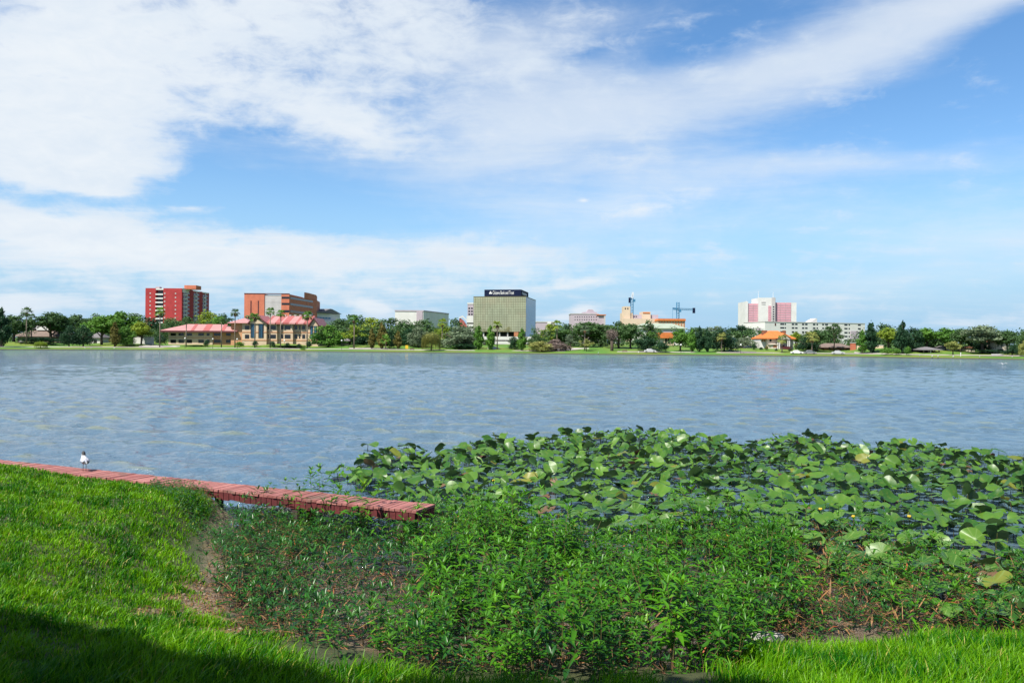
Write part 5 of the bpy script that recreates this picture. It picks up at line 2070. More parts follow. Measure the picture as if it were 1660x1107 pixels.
B.box("coping", m_white, -.1, B.W + .1, -.1, .5, B.H(574.5), B.H(574.5) + .15)
for (lb, p0, p1, Y, pt) in (("small pink walled house glimpsed between oak trunks near the pavilion", 1571, 1580, 275, 563), ("pale shed behind the pavilion and the boathouse", 1560, 1568, 278, 564)):
    B = Bldg("cottage", lb, "house", p0, Y, p1, Y)
    B.box("wall", m_cream, 0, B.W, 0, 5, 0, B.H(pt))
    B.part("roof", MB().hip(-.3, B.W + .3, -.4, 5.4, B.H(pt), B.H(pt - 2), 1), [m_brk])
    B.wpx(p0 + 3, p0 + 5, pt + 3, pt + 6)
B = Bldg("house", "grey house with a broad hipped shingle roof behind the oaks by the tall palm", "house", 25, 342, 102, 342)
H = B.H(545, 60)
B.box("wall", m_bsh, 1, B.W - 1, 0, 12, 0, H)
B.part("roof", MB().hip(-.5, B.W + .5, -1, 13, H, B.H(530, 60), 6), [m_bsh])
B.part("upper_roof", MB().hip(B.X(32), B.X(80), 3, 14, B.H(532, 60), B.H(519, 60), 5), [m_gsh])
B.box("upper_wall", m_white, B.X(53), B.X(79), 2.6, 3.2, B.H(535, 60), B.H(529, 60))
for px in (38, 60, 80, 92):
    B.wpx(px - 2.5, px + 2.5, 549, 553, None, "window", -.02)
B.box("garage_door", m_white, B.X(31), B.X(38), -.12, .1, .4, B.H(551.5))
B = Bldg("house", "small white house with a pale garage glimpsed between the oaks and the dark shrubs", "house", 143, 350, 162, 350)
B.box("wall", m_white, 0, B.W, 0, 9, 0, B.H(547))
B.part("roof", MB().hip(-.5, B.W + .5, -.7, 9.7, B.H(547), B.H(538), 3), [m_gsh])
B.box("garage_door", m_dark, B.X(152), B.X(157), -.1, .1, .3, B.H(551))
B = Bldg("boundary_wall", "low white boundary wall seen under the oaks beside the beige offices", "wall", 216, 345, 249, 345)
B.box("wall", m_white, 0, B.W, 0, .4, 0, B.H(546.5))
B.box("coping", m_pale, -.1, B.W + .1, -.1, .5, B.H(546.5), B.H(546.5) + .2)
B = Bldg("kiosk", "dark roofed kiosk in the shade of the yellow green tree by the terrace", "kiosk", 553, 345, 567, 345)
B.box("wall", m_dark, .4, B.W - .4, 0, 4, 0, B.H(552))
B.part("roof", MB().hip(-.3, B.W + .3, -.6, 4.6, B.H(552), B.H(548.5), 1.2), [m_gsh])
B = Bldg("shelter", "pale low shelter in the trees above the bright green slope", "shelter", 656, 360, 676, 360)
B.box("wall", m_white, 0, B.W, 1, 4, 0, B.H(553))
B.part("roof", MB().hip(-.4, B.W + .4, -.6, 4.6, B.H(551), B.H(547.5), 1.2), [m_dark])
B = Bldg("brown_house", "brown walled house with a tan roof between the willow and the grey green tree", "house", 702, 365, 720, 365)
B.box("wall", m_brk, .4, B.W - .4, 0, 7, 0, B.H(551))
B.part("roof", MB().hip(-.3, B.W + .3, -.6, 7.6, B.H(551), B.H(545), 2), [m_beige])
B.wpx(708, 711, 553, 556)


# ================================================================== trees and plants on the far shore
GREEN = {
    'oak': ((0.014, 0.036, 0.012), (0.040, 0.080, 0.024), (0.085, 0.125, 0.04)),
    'green': ((0.016, 0.055, 0.010), (0.060, 0.135, 0.016), (0.12, 0.19, 0.03)),
    'grey': ((0.035, 0.058, 0.036), (0.095, 0.125, 0.070), (0.16, 0.19, 0.12)),
    'yellow': ((0.040, 0.090, 0.008), (0.130, 0.190, 0.016), (0.19, 0.23, 0.03)),
    'rust': ((0.035, 0.045, 0.010), (0.100, 0.082, 0.018), (0.14, 0.11, 0.03)),
    'dark': ((0.005, 0.018, 0.010), (0.014, 0.042, 0.016), (0.03, 0.065, 0.02)),
    'bare': ((0.060, 0.045, 0.040), (0.160, 0.125, 0.110), (0.22, 0.17, 0.14)),
    'willow': ((0.060, 0.100, 0.020), (0.170, 0.210, 0.050), (0.24, 0.26, 0.08)),
}
for k, (a, b_, c_) in GREEN.items():
    a, b_, c_ = [tuple(min(.42, x * 2.5) for x in q_) for q_ in (a, b_, c_)]
    leaf_mat("foliage_" + k, a, b_, c_, rough=0.6, trans=0.22, spec=0.2, use='both')
m_ptrunk = mat("palm_trunk", (0.30, 0.24, 0.18), 0.9, var=0.4, scale=1.5)
m_pskirt = mat("dead_frond", (0.30, 0.17, 0.08), 0.9, var=0.4, scale=2)


def clumps(cl, n, leaf, seed, flat=0.5, hollow=.45):
    """leaf quads spread through ellipsoid clumps (cx,cy,cz,rx,ry,rz)"""
    r = np.random.RandomState(seed)
    cl = np.array(cl, float)
    wgt = (cl[:, 3] * cl[:, 4] * cl[:, 5]) ** (2 / 3)
    ci = r.choice(len(cl), n, p=wgt / wgt.sum())
    d = r.normal(size=(n, 3))
    d /= np.linalg.norm(d, axis=1)[:, None]
    rad = (hollow + (1 - hollow) * r.rand(n)) * (1 + .12 * r.normal(size=n))
    pos = cl[ci, :3] + d * cl[ci, 3:] * rad[:, None]
    nrm = d * .8 + r.normal(size=(n, 3)) * .55
    nrm /= np.linalg.norm(nrm, axis=1)[:, None]
    u = np.cross(nrm, r.normal(size=(n, 3)))
    u /= np.linalg.norm(u, axis=1)[:, None]
    w = np.cross(nrm, u)
    s_ = leaf * (.6 + .8 * r.rand(n))[:, None]
    V = np.stack([pos - u * s_, pos - w * s_ * flat, pos + u * s_, pos + w * s_ * flat], 1)
    cv = r.rand(len(cl))
    tint = np.clip(.25 + .35 * cv[ci] + .28 * r.rand(n), 0, 1)
    return V.reshape(-1, 3), np.repeat(tint, 4)


def crown_mesh(cl, n, leaf, seed, m_, flat=.5, hollow=.45):
    V, t = clumps(cl, n, leaf, seed, flat, hollow)
    return mesh_np("crown", V, np.arange(len(V)).reshape(-1, 4), [m_], False, t)


def oak_clumps(seed, lo=.26, n=15):
    r = random.Random(seed)
    out_ = []
    for i in range(n):
        a = r.uniform(0, 6.283)
        rr = math.sqrt(r.random()) * .36
        zt = lo + .10 + (1 - lo - .24) * r.random() * (1 - (rr / .5) ** 2 * .75)
        s_ = r.uniform(.11, .19)
        out_.append((rr * math.cos(a), rr * math.sin(a), zt + .02, s_, s_, s_ * r.uniform(.55, .8)))
    out_.append((0, 0, .80, .17, .17, .13))
    out_.append((r.uniform(-.1, .1), r.uniform(-.1, .1), .58, .30, .30, .20))
    return out_


_TM = {}


def tree_meshes(kind, m_, var):
    """crown and trunk in a unit box: half width .5, height 1"""
    key = (kind, m_.name, var)
    if key in _TM:
        return _TM[key]
    sd = 1000 + var * 17 + sum(map(ord, kind))
    r = random.Random(sd)
    tr = MB()
    if kind in ('oak', 'low', 'round'):
        lo = {'oak': .26, 'low': .06, 'round': .02}[kind]
        cl = oak_clumps(sd, lo, 15 if kind != 'round' else 9)
        if kind == 'round':
            cl = [(c[0] * .9, c[1] * .9, .25 + c[2] * .62, c[3] * 1.35, c[4] * 1.35, c[5] * 1.5) for c in cl] + [(0, 0, .45, .42, .42, .42)]
        if kind == 'low':
            cl += [(.26, .1, .24, .24, .24, .20), (-.26, -.1, .26, .24, .24, .22), (0, -.24, .2, .24, .24, .18), (.05, .2, .2, .24, .24, .18), (.3, -.15, .45, .18, .18, .16), (-.3, .12, .48, .18, .18, .16)]
        cm = crown_mesh(cl, 3200 if kind != 'round' else 900, .032 if kind != 'round' else .05, sd, m_)
        if kind != 'round':
            tr.tube([(0, 0, -.06), (.005, 0, .15), (.0, .01, .36), (.02, .0, .6)], [.035, .027, .022, .01], 7)
            for k in range(5):
                a = k * 1.256 + r.uniform(-.3, .3)
                e = r.uniform(.2, .34)
                tr.tube([(0, 0, .22 + .03 * k), (e * .5 * math.cos(a), e * .5 * math.sin(a), .40 + .02 * k), (e * math.cos(a), e * math.sin(a), .60)], [.016, .011, .004], 5)
    elif kind == 'cypress':
        cl = []
        for k in range(13):
            t_ = k / 12
            rr = .40 * math.sin(min(1, (t_ + .10) * 1.9) * 1.57) * (1 - t_) ** .62 + .03
            for j in range(3):
                a = r.uniform(0, 6.28)
                cl.append((rr * .45 * math.cos(a), rr * .45 * math.sin(a), .10 + .85 * t_, rr * .75, rr * .75, .075))
        cm = crown_mesh(cl, 2200, .045, sd, m_, .45)
        tr.tube([(0, 0, -.06), (0, 0, .3), (0, 0, .85)], [.05, .04, .01], 6)
    elif kind == 'open':
        cl = [(c[0] * 1.1, c[1] * 1.1, c[2] * .9 + .12, c[3] * .72, c[4] * .72, c[5] * .7) for c in oak_clumps(sd, .20, 17)]
        cm = crown_mesh(cl, 1500, .028, sd, m_)
        tr.tube([(0, 0, -.06), (.02, 0, .3), (-.01, .01, .6), (.02, .0, .9)], [.03, .024, .017, .006], 7)
        for k in range(8):
            a = k * 2.4
            e = r.uniform(.25, .42)
            tr.tube([(0, 0, .25 + .05 * k), (e * .5 * math.cos(a), e * .5 * math.sin(a), .42 + .055 * k), (e * math.cos(a), e * math.sin(a), .52 + .055 * k)], [.013, .009, .003], 5)
    elif kind == 'willow':
        V = []
        T = []
        rs_ = np.random.RandomState(sd)
        cl = [(0, 0, .72, .36, .36, .20), (.18, .1, .62, .26, .26, .18), (-.2, .05, .60, .26, .26, .18), (0, -.2, .6, .25, .25, .18)]
        V, t_ = clumps(cl, 700, .03, sd)
        n = 900
        a = rs_.uniform(0, 6.283, n)
        rr = .22 + .26 * rs_.rand(n) ** .6
        z1 = .72 - .9 * (rr - .22) + .12 * rs_.normal(size=n)
        L = rs_.uniform(.15, .5, n)
        x, y = rr * np.cos(a), rr * np.sin(a)
        w = .012
        L = L * (.4 + .9 * rs_.rand(n) ** 2)
        q4 = np.stack([np.stack([x - w, y, z1], -1), np.stack([x + w, y, z1], -1), np.stack([x * 1.06 + w, y * 1.06, np.maximum(z1 - L, .04)], -1), np.stack([x * 1.06 - w, y * 1.06, np.maximum(z1 - L, .04)], -1)], 1)
        V = np.concatenate([V, q4.reshape(-1, 3)])
        t_ = np.concatenate([t_, np.repeat(.3 + .6 * rs_.rand(n), 4)])
        cm = mesh_np("crown", V, np.arange(len(V)).reshape(-1, 4), [m_], False, t_)
        tr.tube([(0, 0, -.06), (.02, 0, .3), (0, 0, .65)], [.04, .03, .012], 6)
    elif kind == 'bare':
        rs_ = random.Random(sd)
        cr_ = MB()
        for k in range(150):
            a, e = rs_.uniform(0, 6.28), rs_.uniform(.55, 1.45)
            L = rs_.uniform(.35, .60)
            b0 = Vector((0, 0, .38 + .1 * rs_.random()))
            d = Vector((math.cos(a) * math.cos(e), math.sin(a) * math.cos(e), math.sin(e)))
            cr_.tube([b0, b0 + d * L * .6, b0 + d * L + Vector((0, 0, -.03))], [.009, .006, .004], 3, False)
        cl = [(0, 0, .68, .40, .40, .26), (.1, 0, .78, .3, .3, .18)]
        V, t_ = clumps(cl, 900, .022, sd)
        b0 = len(V)
        vv = np.concatenate([V, np.array(cr_.v)])
        fq = np.concatenate([np.arange(b0).reshape(-1, 4), np.array(cr_.f) + b0])
        cm = mesh_np("crown", vv, fq, [m_], False, np.concatenate([t_, np.full(len(cr_.v), .3)]))
        tr.tube([(0, 0, -.06), (0, 0, .2), (0, 0, .44)], [.10, .09, .10], 7)
    _TM[key] = (cm, tr.mesh("trunk", [m_bark], True) if tr.v else None)
    return _TM[key]


_PM = {}


def palm_meshes(var, m_):
    key = (var, m_.name)
    if key in _PM:
        return _PM[key]
    r = random.Random(700 + var)
    V, F, T = [], [], []
    for k in range(30):
        a = k * 2.4 + r.uniform(-.2, .2)
        e = r.uniform(-.75, 1.25)
        L = r.uniform(1.3, 1.7)
        d = Vector((math.cos(a) * math.cos(e), math.sin(a) * math.cos(e), math.sin(e)))
        sd_ = Vector((-math.sin(a), math.cos(a), 0))
        up = d.cross(sd_)
        tt = r.random()
        # fan of narrow fingers at the end of a stalk
        base = d * (L * .42)
        for j in range(9):
            f = (j - 4) / 4 * 1.15
            dd = (d * math.cos(f) + sd_ * math.sin(f)).normalized()
            tip = base + dd * L * .58 * (1 - .25 * abs(f)) - Vector((0, 0, .22 * (1 + abs(f))))
            mid = base + dd * L * .32
            w = sd_ * .055 if abs(f) < .8 else up * .055
            b0 = len(V)
            V += [tuple(base), tuple(mid - w), tuple(tip), tuple(mid + w)]
            F.append((b0, b0 + 1, b0 + 2, b0 + 3))
            T += [tt] * 4
        b0 = len(V)
        V += [(0, 0, 0), tuple(base * .5 + sd_ * .03), tuple(base), tuple(base * .5 - sd_ * .03)]
        F.append((b0, b0 + 1, b0 + 2, b0 + 3))
        T += [tt] * 4
    cm = mesh_np("crown", np.array(V), np.array(F), [m_], False, np.array(T))
    sk = MB()
    for k in range(26):
        a = r.uniform(0, 6.28)
        L = r.uniform(.7, 1.3)
        sk.tube([(.1 * math.cos(a), .1 * math.sin(a), -.05), (.42 * math.cos(a), .42 * math.sin(a), -.4), (.36 * math.cos(a), .36 * math.sin(a), -L)], [.05, .10, .02], 3, False)
    _PM[key] = (cm, sk.mesh("dead_fronds", [m_pskirt]))
    return _PM[key]


def tree(kind, hue, px, pyt, wpx, t, label, name="tree", group=None, var=None, base=None):
    """tree at column px, its tip at pixel row pyt, wpx wide, t metres inland of the waterline"""
    p = t_point(px, t)
    m_ = MATS["foliage_" + hue]
    var = (int(px * 7) % 4) if var is None else var
    h = P(px, pyt, p.y).z - p.z
    w = wpx / FPX * p.y * {'oak': 1.28, 'low': 1.30, 'open': 1.15, 'cypress': 1.12}.get(kind, 1.0)
    o = thing(name, label, "tree" if name.endswith("tree") or name in ("oak", "cypress", "willow") else "shrub", tuple(p), (px * 1.7) % 6.28, group)
    o.scale = (w, w, h)
    cm, tm = tree_meshes(kind, m_, var)
    link("crown" if kind != 'round' else "foliage", cm, o)
    if tm:
        link("trunk", tm, o)
    return o


def palm(px, pyt, t, label, hue='green', hw=1.0, skirt=True, group=None):
    p = t_point(px, t)
    h = P(px, pyt, p.y).z - p.z
    o = thing("palm_tree", label, "palm tree", tuple(p), (px * 2.3) % 6.28, group)
    s_ = hw * p.y / FPX * 6.2
    s_ = max(s_, 1.0)
    hh = h - s_ * .95
    MB().tube([(0, 0, -.3), (.06 * s_, 0, hh * .5), (0, .03, hh)], [.26, .20, .19], 7).build("trunk", [m_ptrunk], o, smooth=True)
    cm, sm = palm_meshes(int(px) % 3, MATS["foliage_" + hue])
    c = link("crown", cm, o, (0, 0, hh))
    c.scale = (s_, s_, s_)
    if skirt:
        k = link("dead_fronds", sm, o, (0, 0, hh))
        k.scale = (s_ * .8, s_ * .8, s_ * .8)
    return o


T_LIST = [
    # far row behind, then nearer rows; (shape, hue, px, top, width, inland metres, name, label)
    ('oak', 'oak', 22, 507, 66, 36, 'oak', "dark oak at the far western end of the shore beside the tall palm"),
    ('cypress', 'dark', 2, 497, 40, 12, 'cypress', "very dark cypress at the western edge of the view"),
    ('oak', 'oak', 82, 501, 66, 44, 'oak', "wide dark oak on a bare trunk beside the grey hipped house"),
    ('oak', 'oak', 122, 506, 46, 80, 'oak', "round oak behind the two dark shrubs"),
    ('low', 'dark', 112, 524, 25, 16, 'shrub_tree', "dense dark cone shaped shrub tree, the western one of two by the water"),
    ('low', 'dark', 135, 522, 27, 16, 'shrub_tree', "dense dark shrub tree beside the olive oak, the eastern one of two"),
    ('oak', 'green', 165, 507, 52, 26, 'oak', "olive green oak on a thick dark trunk near the lakeside path"),
    ('oak', 'green', 198, 500, 58, 40, 'oak', "tall bright green oak rising above the olive oak"),
    ('cypress', 'rust', 186, 521, 24, 14, 'cypress', "olive brown cypress in front of the bright green oak"),
    ('low', 'green', 206, 524, 28, 18, 'tree', "leafy green tree leaning against the olive brown cypress"),
    ('oak', 'yellow', 229, 517, 38, 26, 'oak', "yellow green oak in front of the dark grove by the red tower"),
    ('low', 'oak', 155, 503, 40, 150, 'oak', "dark oak crown showing behind the olive green oak"),
    ('low', 'oak', 216, 504, 44, 150, 'oak', "dark oak at the foot of the red tower's western side"),
    ('low', 'dark', 243, 510, 52, 110, 'oak', "dark oak under the red tower beside the tall pale palm"),
    ('low', 'oak', 275, 511, 62, 130, 'oak', "dark oak below the middle of the red tower"),
    ('low', 'oak', 303, 510, 56, 120, 'oak', "dark oak above the roof ridge of the lower beige wing"),
    ('low', 'yellow', 334, 499, 52, 130, 'oak', "yellow green oak crown in front of the red tower's flank"),
    ('low', 'oak', 362, 505, 46, 110, 'oak', "dark oak between the red tower and the orange block"),
    ('low', 'green', 352, 510, 40, 90, 'oak', "mid green oak behind the lower beige wing"),
    ('low', 'oak', 408, 507, 62, 90, 'oak', "dark oak behind the western gable of the beige offices"),
    ('low', 'oak', 480, 506, 34, 100, 'oak', "oak showing over the striped roof by the orange block"),
    ('round', 'dark', 261, 541, 26, 22, 'shrub', "tall dark hedge shrub at the end of the lower beige wing"),
    ('low', 'green', 532, 524, 50, 26, 'oak', "dense green oak beside the eastern gable of the beige offices"),
    ('low', 'oak', 575, 505, 74, 90, 'oak', "big dark oak rising behind the yellow spreading tree"),
    ('low', 'oak', 552, 513, 50, 60, 'oak', "dark oak between the dense green oak and the yellow spreading tree"),
    ('open', 'yellow', 573, 525, 46, 24, 'tree', "spreading yellow green tree beside the palm on the terrace"),
    ('low', 'yellow', 600, 511, 46, 70, 'oak', "bright green oak lit by the sun in the middle of the grove"),
    ('low', 'dark', 588, 531, 40, 40, 'oak', "dark oak below the bright green one"),
    ('low', 'oak', 632, 512, 52, 64, 'oak', "dark oak behind the three rusty cypresses"),
    ('low', 'oak', 655, 513, 56, 56, 'oak', "dark oak in front of the western corner of the pale hall"),
    ('low', 'oak', 690, 514, 56, 66, 'oak', "dark oak in front of the middle of the pale hall"),
    ('low', 'dark', 668, 530, 44, 38, 'oak', "dark oak standing over the bright green slope"),
    ('cypress', 'rust', 603, 530, 17, 14, 'cypress', "slim rust brown cypress, smallest of the three by the terrace"),
    ('cypress', 'rust', 619, 521, 25, 15, 'cypress', "tall rusty olive cypress, middle of the three by the terrace"),
    ('cypress', 'rust', 645, 535, 19, 15, 'cypress', "olive cypress beside the short palm on the terrace"),
    ('low', 'dark', 632, 533, 20, 18, 'shrub_tree', "dark narrow tree between the rusty cypresses and the short palm"),
    ('low', 'grey', 678, 525, 30, 30, 'tree', "pale grey green tree behind the willow"),
    ('willow', 'willow', 699, 534, 32, 8, 'willow', "light olive willow standing at the water in front of the green slope"),
    ('low', 'oak', 737, 512, 44, 110, 'oak', "dark oak beside the curved red roof"),
    ('low', 'yellow', 719, 521, 30, 40, 'tree', "olive tree with palm like tufts above the brown house"),
    ('low', 'grey', 744, 526, 62, 24, 'oak', "big round grey green oak between the willow and the bank"),
    ('cypress', 'green', 776, 525, 23, 14, 'cypress', "yellowish green cypress at the western side of the gold bank"),
    ('cypress', 'green', 795, 526, 21, 12, 'cypress', "green cypress in front of the bank beside the tall palm", ),
    ('cypress', 'green', 846, 531, 23, 12, 'cypress', "green cypress in front of the eastern corner of the bank"),
    ('low', 'dark', 834, 543, 18, 16, 'shrub_tree', "small dark tree tucked beside the eastern bank cypress"),
    ('low', 'oak', 870, 538, 26, 20, 'tree', "dark tree at the foot of the bank's blue flank"),
    ('low', 'willow', 878, 551, 40, 9, 'willow', "low pale green willow by the water east of the bank"),
    ('low', 'bare', 901, 548, 44, 14, 'willow', "low pinkish brown willow beside the boat ramp"),
    ('low', 'yellow', 892, 522, 34, 60, 'tree', "olive yellow tree in front of the small brick tower"),
    ('low', 'oak', 917, 520, 50, 60, 'oak', "dark oak below the western side of the stepped lavender block"),
    ('oak', 'oak', 950, 518, 86, 40, 'oak', "very wide dark oak in front of the stepped lavender block"),
    ('low', 'oak', 974, 523, 44, 60, 'oak', "dark oak at the eastern side of the stepped lavender block"),
    ('open', 'grey', 925, 541, 26, 14, 'tree', "small grey green tree on the boat ramp paving"),
    ('open', 'willow', 951, 547, 24, 10, 'tree', "small yellowish tree beside the boat ramp"),
    ('bare', 'bare', 992, 531, 28, 14, 'tree', "purple brown bare tree with a thick dark trunk on the green slope"),
    ('oak', 'oak', 1003, 517, 48, 34, 'oak', "tall oak with visible trunks behind the bare tree"),
    ('oak', 'oak', 1022, 521, 44, 30, 'oak', "oak with a leaning trunk below the old hotel"),
    ('open', 'oak', 1051, 514, 48, 20, 'tree', "tall open dark tree in front of the green hipped roof"),
    ('low', 'dark', 1046, 541, 34, 16, 'tree', "dark leafy tree at the foot of the tall open tree"),
    ('round', 'dark', 1073, 553, 32, 10, 'shrub', "round dark shrub on the lawn in front of the chapel"),
    ('oak', 'green', 1103, 530, 34, 22, 'oak', "small green oak beside the white wall east of the chapel"),
    ('low', 'oak', 1128, 528, 50, 60, 'oak', "oak behind the row of three dark cypresses"),
    ('cypress', 'green', 1121, 531, 21, 12, 'cypress', "western cypress of the row of three near the water"),
    ('cypress', 'dark', 1134, 528, 21, 12, 'cypress', "middle cypress of the row of three near the water"),
    ('cypress', 'dark', 1147, 530, 20, 12, 'cypress', "eastern cypress of the row of three near the water"),
    ('low', 'dark', 1174, 529, 40, 18, 'oak', "dark oak behind the pale palm west of the driveway"),
    ('low', 'grey', 1160, 526, 44, 64, 'oak', "grey green oak behind the dark cypresses"),
    ('oak', 'dark', 1202, 524, 40, 80, 'oak', "dark oak in front of the hospital's white western wing"),
    ('low', 'grey', 1208, 545, 30, 36, 'tree', "pale green tree at the head of the driveway"),
    ('round', 'dark', 1222.5, 556, 10, 22, 'shrub', "round clipped green shrub at the edge of the parking lot"),
    ('round', 'rust', 1243, 559, 7, 20, 'shrub', "dark red shrub at the porch of the villa"),
    ('round', 'dark', 1258.5, 564.5, 7, 19, 'shrub', "small dark clipped shrub at the western side of the villa steps"),
    ('round', 'dark', 1281, 564.5, 9, 19, 'shrub', "dark clipped shrub at the eastern side of the villa steps"),
    ('round', 'dark', 1234, 562, 9, 22, 'shrub', "low dark hedge shrub in front of the clinic"),
    ('round', 'rust', 1292, 556, 10, 26, 'shrub', "dark red leaved shrub at the villa's eastern corner"),
    ('oak', 'yellow', 1290, 536, 22, 50, 'tree', "yellow green tree just behind the villa's eastern eaves"),
    ('oak', 'oak', 1324, 531, 48, 30, 'oak', "wide dark oak between the villa and the brown ranch house"),
    ('low', 'dark', 1309, 541, 32, 24, 'oak', "shadowed dark oak behind the white parked car"),
    ('low', 'grey', 1312, 536, 26, 36, 'tree', "grey green tree over the pale palm east of the villa"),
    ('open', 'oak', 1352, 520, 28, 34, 'tree', "tall open oak standing up against the white hospital wing"),
    ('low', 'oak', 1342, 527, 34, 60, 'oak', "dark oak in front of the middle of the hospital wing"),
    ('cypress', 'green', 1398, 534, 24, 12, 'cypress', "dark green cypress beside the brick pillar"),
    ('cypress', 'dark', 1412, 520, 32, 14, 'cypress', "taller dark cypress next to the yellow green oak"),
    ('low', 'oak', 1430, 520, 40, 60, 'oak', "dark oak rising behind the yellow green oak"),
    ('oak', 'yellow', 1440, 527, 46, 22, 'oak', "yellow green spreading oak near the eastern end of the shore"),
    ('round', 'green', 1437, 562, 26, 7, 'shrub', "bright green bush at the water under the yellow green oak"),
    ('round', 'green', 1452, 564, 22, 7, 'shrub', "second bright green bush at the water beside the conifer"),
    ('cypress', 'dark', 1463, 519, 34, 14, 'cypress', "tall dark conifer standing over the green bushes"),
    ('round', 'green', 1472, 560, 13, 6, 'shrub', "upright pale green bush under the tall dark conifer"),
    ('low', 'dark', 1478, 526, 34, 24, 'oak', "dark oak beside the tall conifer"),
    ('oak', 'green', 1502, 528, 46, 34, 'oak', "mid green oak over the lakeside pavilion"),
    ('oak', 'green', 1532, 528, 46, 34, 'oak', "mid green oak behind the pavilion's eastern end"),
    ('low', 'oak', 1517, 533, 40, 60, 'oak', "shaded oak between the two mid green oaks"),
    ('oak', 'oak', 1557, 529, 36, 30, 'oak', "dark oak behind the small rusty tree"),
    ('oak', 'willow', 1545, 551, 26, 12, 'tree', "small rusty olive tree by the water near the pavilion"),
    ('oak', 'grey', 1593, 523, 64, 24, 'oak', "biggest grey green oak near the eastern end of the shore"),
    ('low', 'dark', 1596, 545, 40, 34, 'oak', "dark undergrowth tree beneath the biggest grey green oak"),
    ('oak', 'oak', 1633, 532, 38, 26, 'oak', "oak beside the two storey cream house"),
    ('low', 'dark', 1641, 556, 26, 14, 'shrub_tree', "dark low tree below the cream house"),
    ('low', 'oak', 1662, 530, 22, 20, 'oak', "dark oak at the eastern edge of the view"),
    ('low', 'willow', 1662, 548, 16, 10, 'tree', "rusty olive tree at the eastern edge of the view"),
    ('round', 'dark', 335, 550, 11, 12, 'shrub', "small dark cone shrub in front of the lower beige wing"),
    ('round', 'green', 388, 553, 20, 14, 'shrub', "rounded green shrub under the orange stair wall"),
    ('round', 'dark', 414, 551, 13, 14, 'shrub', "dark shrub under the western tall windows"),
    ('round', 'dark', 442, 552, 13, 14, 'shrub', "dark round shrub beside the western gable"),
    ('round', 'dark', 466, 554.5, 11, 15, 'shrub', "dark round shrub under the middle windows of the beige offices"),
    ('round', 'dark', 485, 556, 10, 15, 'shrub', "low dark shrub near the eastern gable"),
    ('round', 'dark', 500.5, 552, 13, 13, 'shrub', "dark shrub in front of the eastern gable"),
    ('round', 'green', 491, 563.5, 12, 5, 'shrub', "pale green waterside bush in front of the beige offices"),
    ('round', 'dark', 320, 559, 44, 20, 'hedge', "long low dark hedge along the lower beige wing"),
    ('round', 'dark', 470, 559.5, 70, 22, 'hedge', "low dark hedge along the main beige offices"),
    ('round', 'dark', 62, 546, 86, 30, 'hedge', "long dark hedge below the grey hipped house"),
    ('willow', 'yellow', 66, 552, 20, 4, 'shrub', "bright green arching waterside plant below the dark hedge"),
    ('round', 'dark', 751, 556, 60, 18, 'hedge', "dark hedge in the shade of the round grey green oak"),
    ('round', 'dark', 1600, 566, 50, 22, 'hedge', "dark hedge under the biggest grey green oak"),
]
for row in T_LIST:
    kind, hue, px, top, w, t, nm, lab = row
    tree(kind, hue, px, top, w, t, lab, nm)

for (px, top, t, lab, hue, hw, sk) in (
        (43, 499, 26, "tall fan palm standing between the western oaks", 'oak', 1.25, True),
        (51, 509, 34, "shorter fan palm behind the tall one at the western oaks", 'oak', .8, False),
        (259, 499, 14, "tall pale palm in front of the red tower", 'green', 1.15, True),
        (302, 513, 14, "palm in front of the lower beige wing's roof", 'oak', 1.0, True),
        (359, 516, 16, "slim palm before the eastern end of the lower beige wing", 'oak', .7, False),
        (381, 501, 14, "palm with a brown skirt in front of the orange stair wall", 'oak', 1.05, True),
        (413, 507, 14, "bushy palm covering the western gable", 'green', 1.25, True),
        (438, 499, 14, "tall palm just east of the western gable", 'green', 1.05, False),
        (455, 502, 14, "palm with a brown skirt before the middle of the striped roof", 'green', 1.05, True),
        (498, 505, 14, "bushy palm with dead fronds beside the eastern gable", 'green', 1.25, True),
        (574, 512, 14, "tall palm on the terrace before the yellow spreading tree", 'green', 1.15, True),
        (625, 543, 13, "short thick palm with a brown skirt among the rusty cypresses", 'green', 1.2, True),
        (717, 517, 30, "olive palm above the brown house", 'yellow', 1.1, True),
        (806, 520, 13, "tall palm in front of the gold bank", 'yellow', 1.15, True),
        (903, 520, 50, "yellowish palm head above the pink willow", 'yellow', 1.2, False),
        (948, 528, 14, "grey green palm in front of the wide dark oak", 'grey', 1.1, True),
        (1056, 538, 18, "bright palm in the shade beside the open dark tree", 'green', 1.3, False),
        (1170, 540, 13, "pale palm at the western side of the driveway", 'willow', 1.1, True),
        (1268, 543, 12, "palm standing right in front of the villa's portico", 'willow', 1.2, True),
        (1316, 537, 12, "large pale palm between the villa and the ranch house", 'willow', 1.6, True)):
    palm(px, top, t, lab, hue, hw, sk)

# the wood that closes the gaps between the single trees
rs_ = np.random.RandomState(61)
CLP = []
for (p0, p1, tt, top) in ((-30, 262, 62, 538), (258, 400, 95, 524), (512, 650, 58, 531), (640, 772, 62, 536), (866, 1000, 62, 536), (990, 1068, 70, 545), (1095, 1236, 66, 538), (1298, 1400, 56, 552), (1395, 1700, 46, 541)):
    px = p0
    while px < p1:
        p = t_point(px, tt + rs_.uniform(-8, 8))
        topz = P(px, top - 3.5 + rs_.normal() * 3.0, p.y).z
        h = max(2.5, topz - p.z)
        for k in range(3):
            CLP.append((p.x + rs_.normal() * 1.0, p.y + rs_.normal() * 2.0, p.z + h * (.2 + .3 * k), 2.4, 2.4, h * .26))
        px += 4.5
V, t_ = clumps(CLP, 42000, .42, 62, .5, .3)
wd = link("woods", mesh_np("woods", V, np.arange(len(V)).reshape(-1, 4), [MATS["foliage_oak"]], False, t_ * .75))
tag(wd, "dark leafy wood and undergrowth behind the trees of the far shore", "wood", kind="stuff")

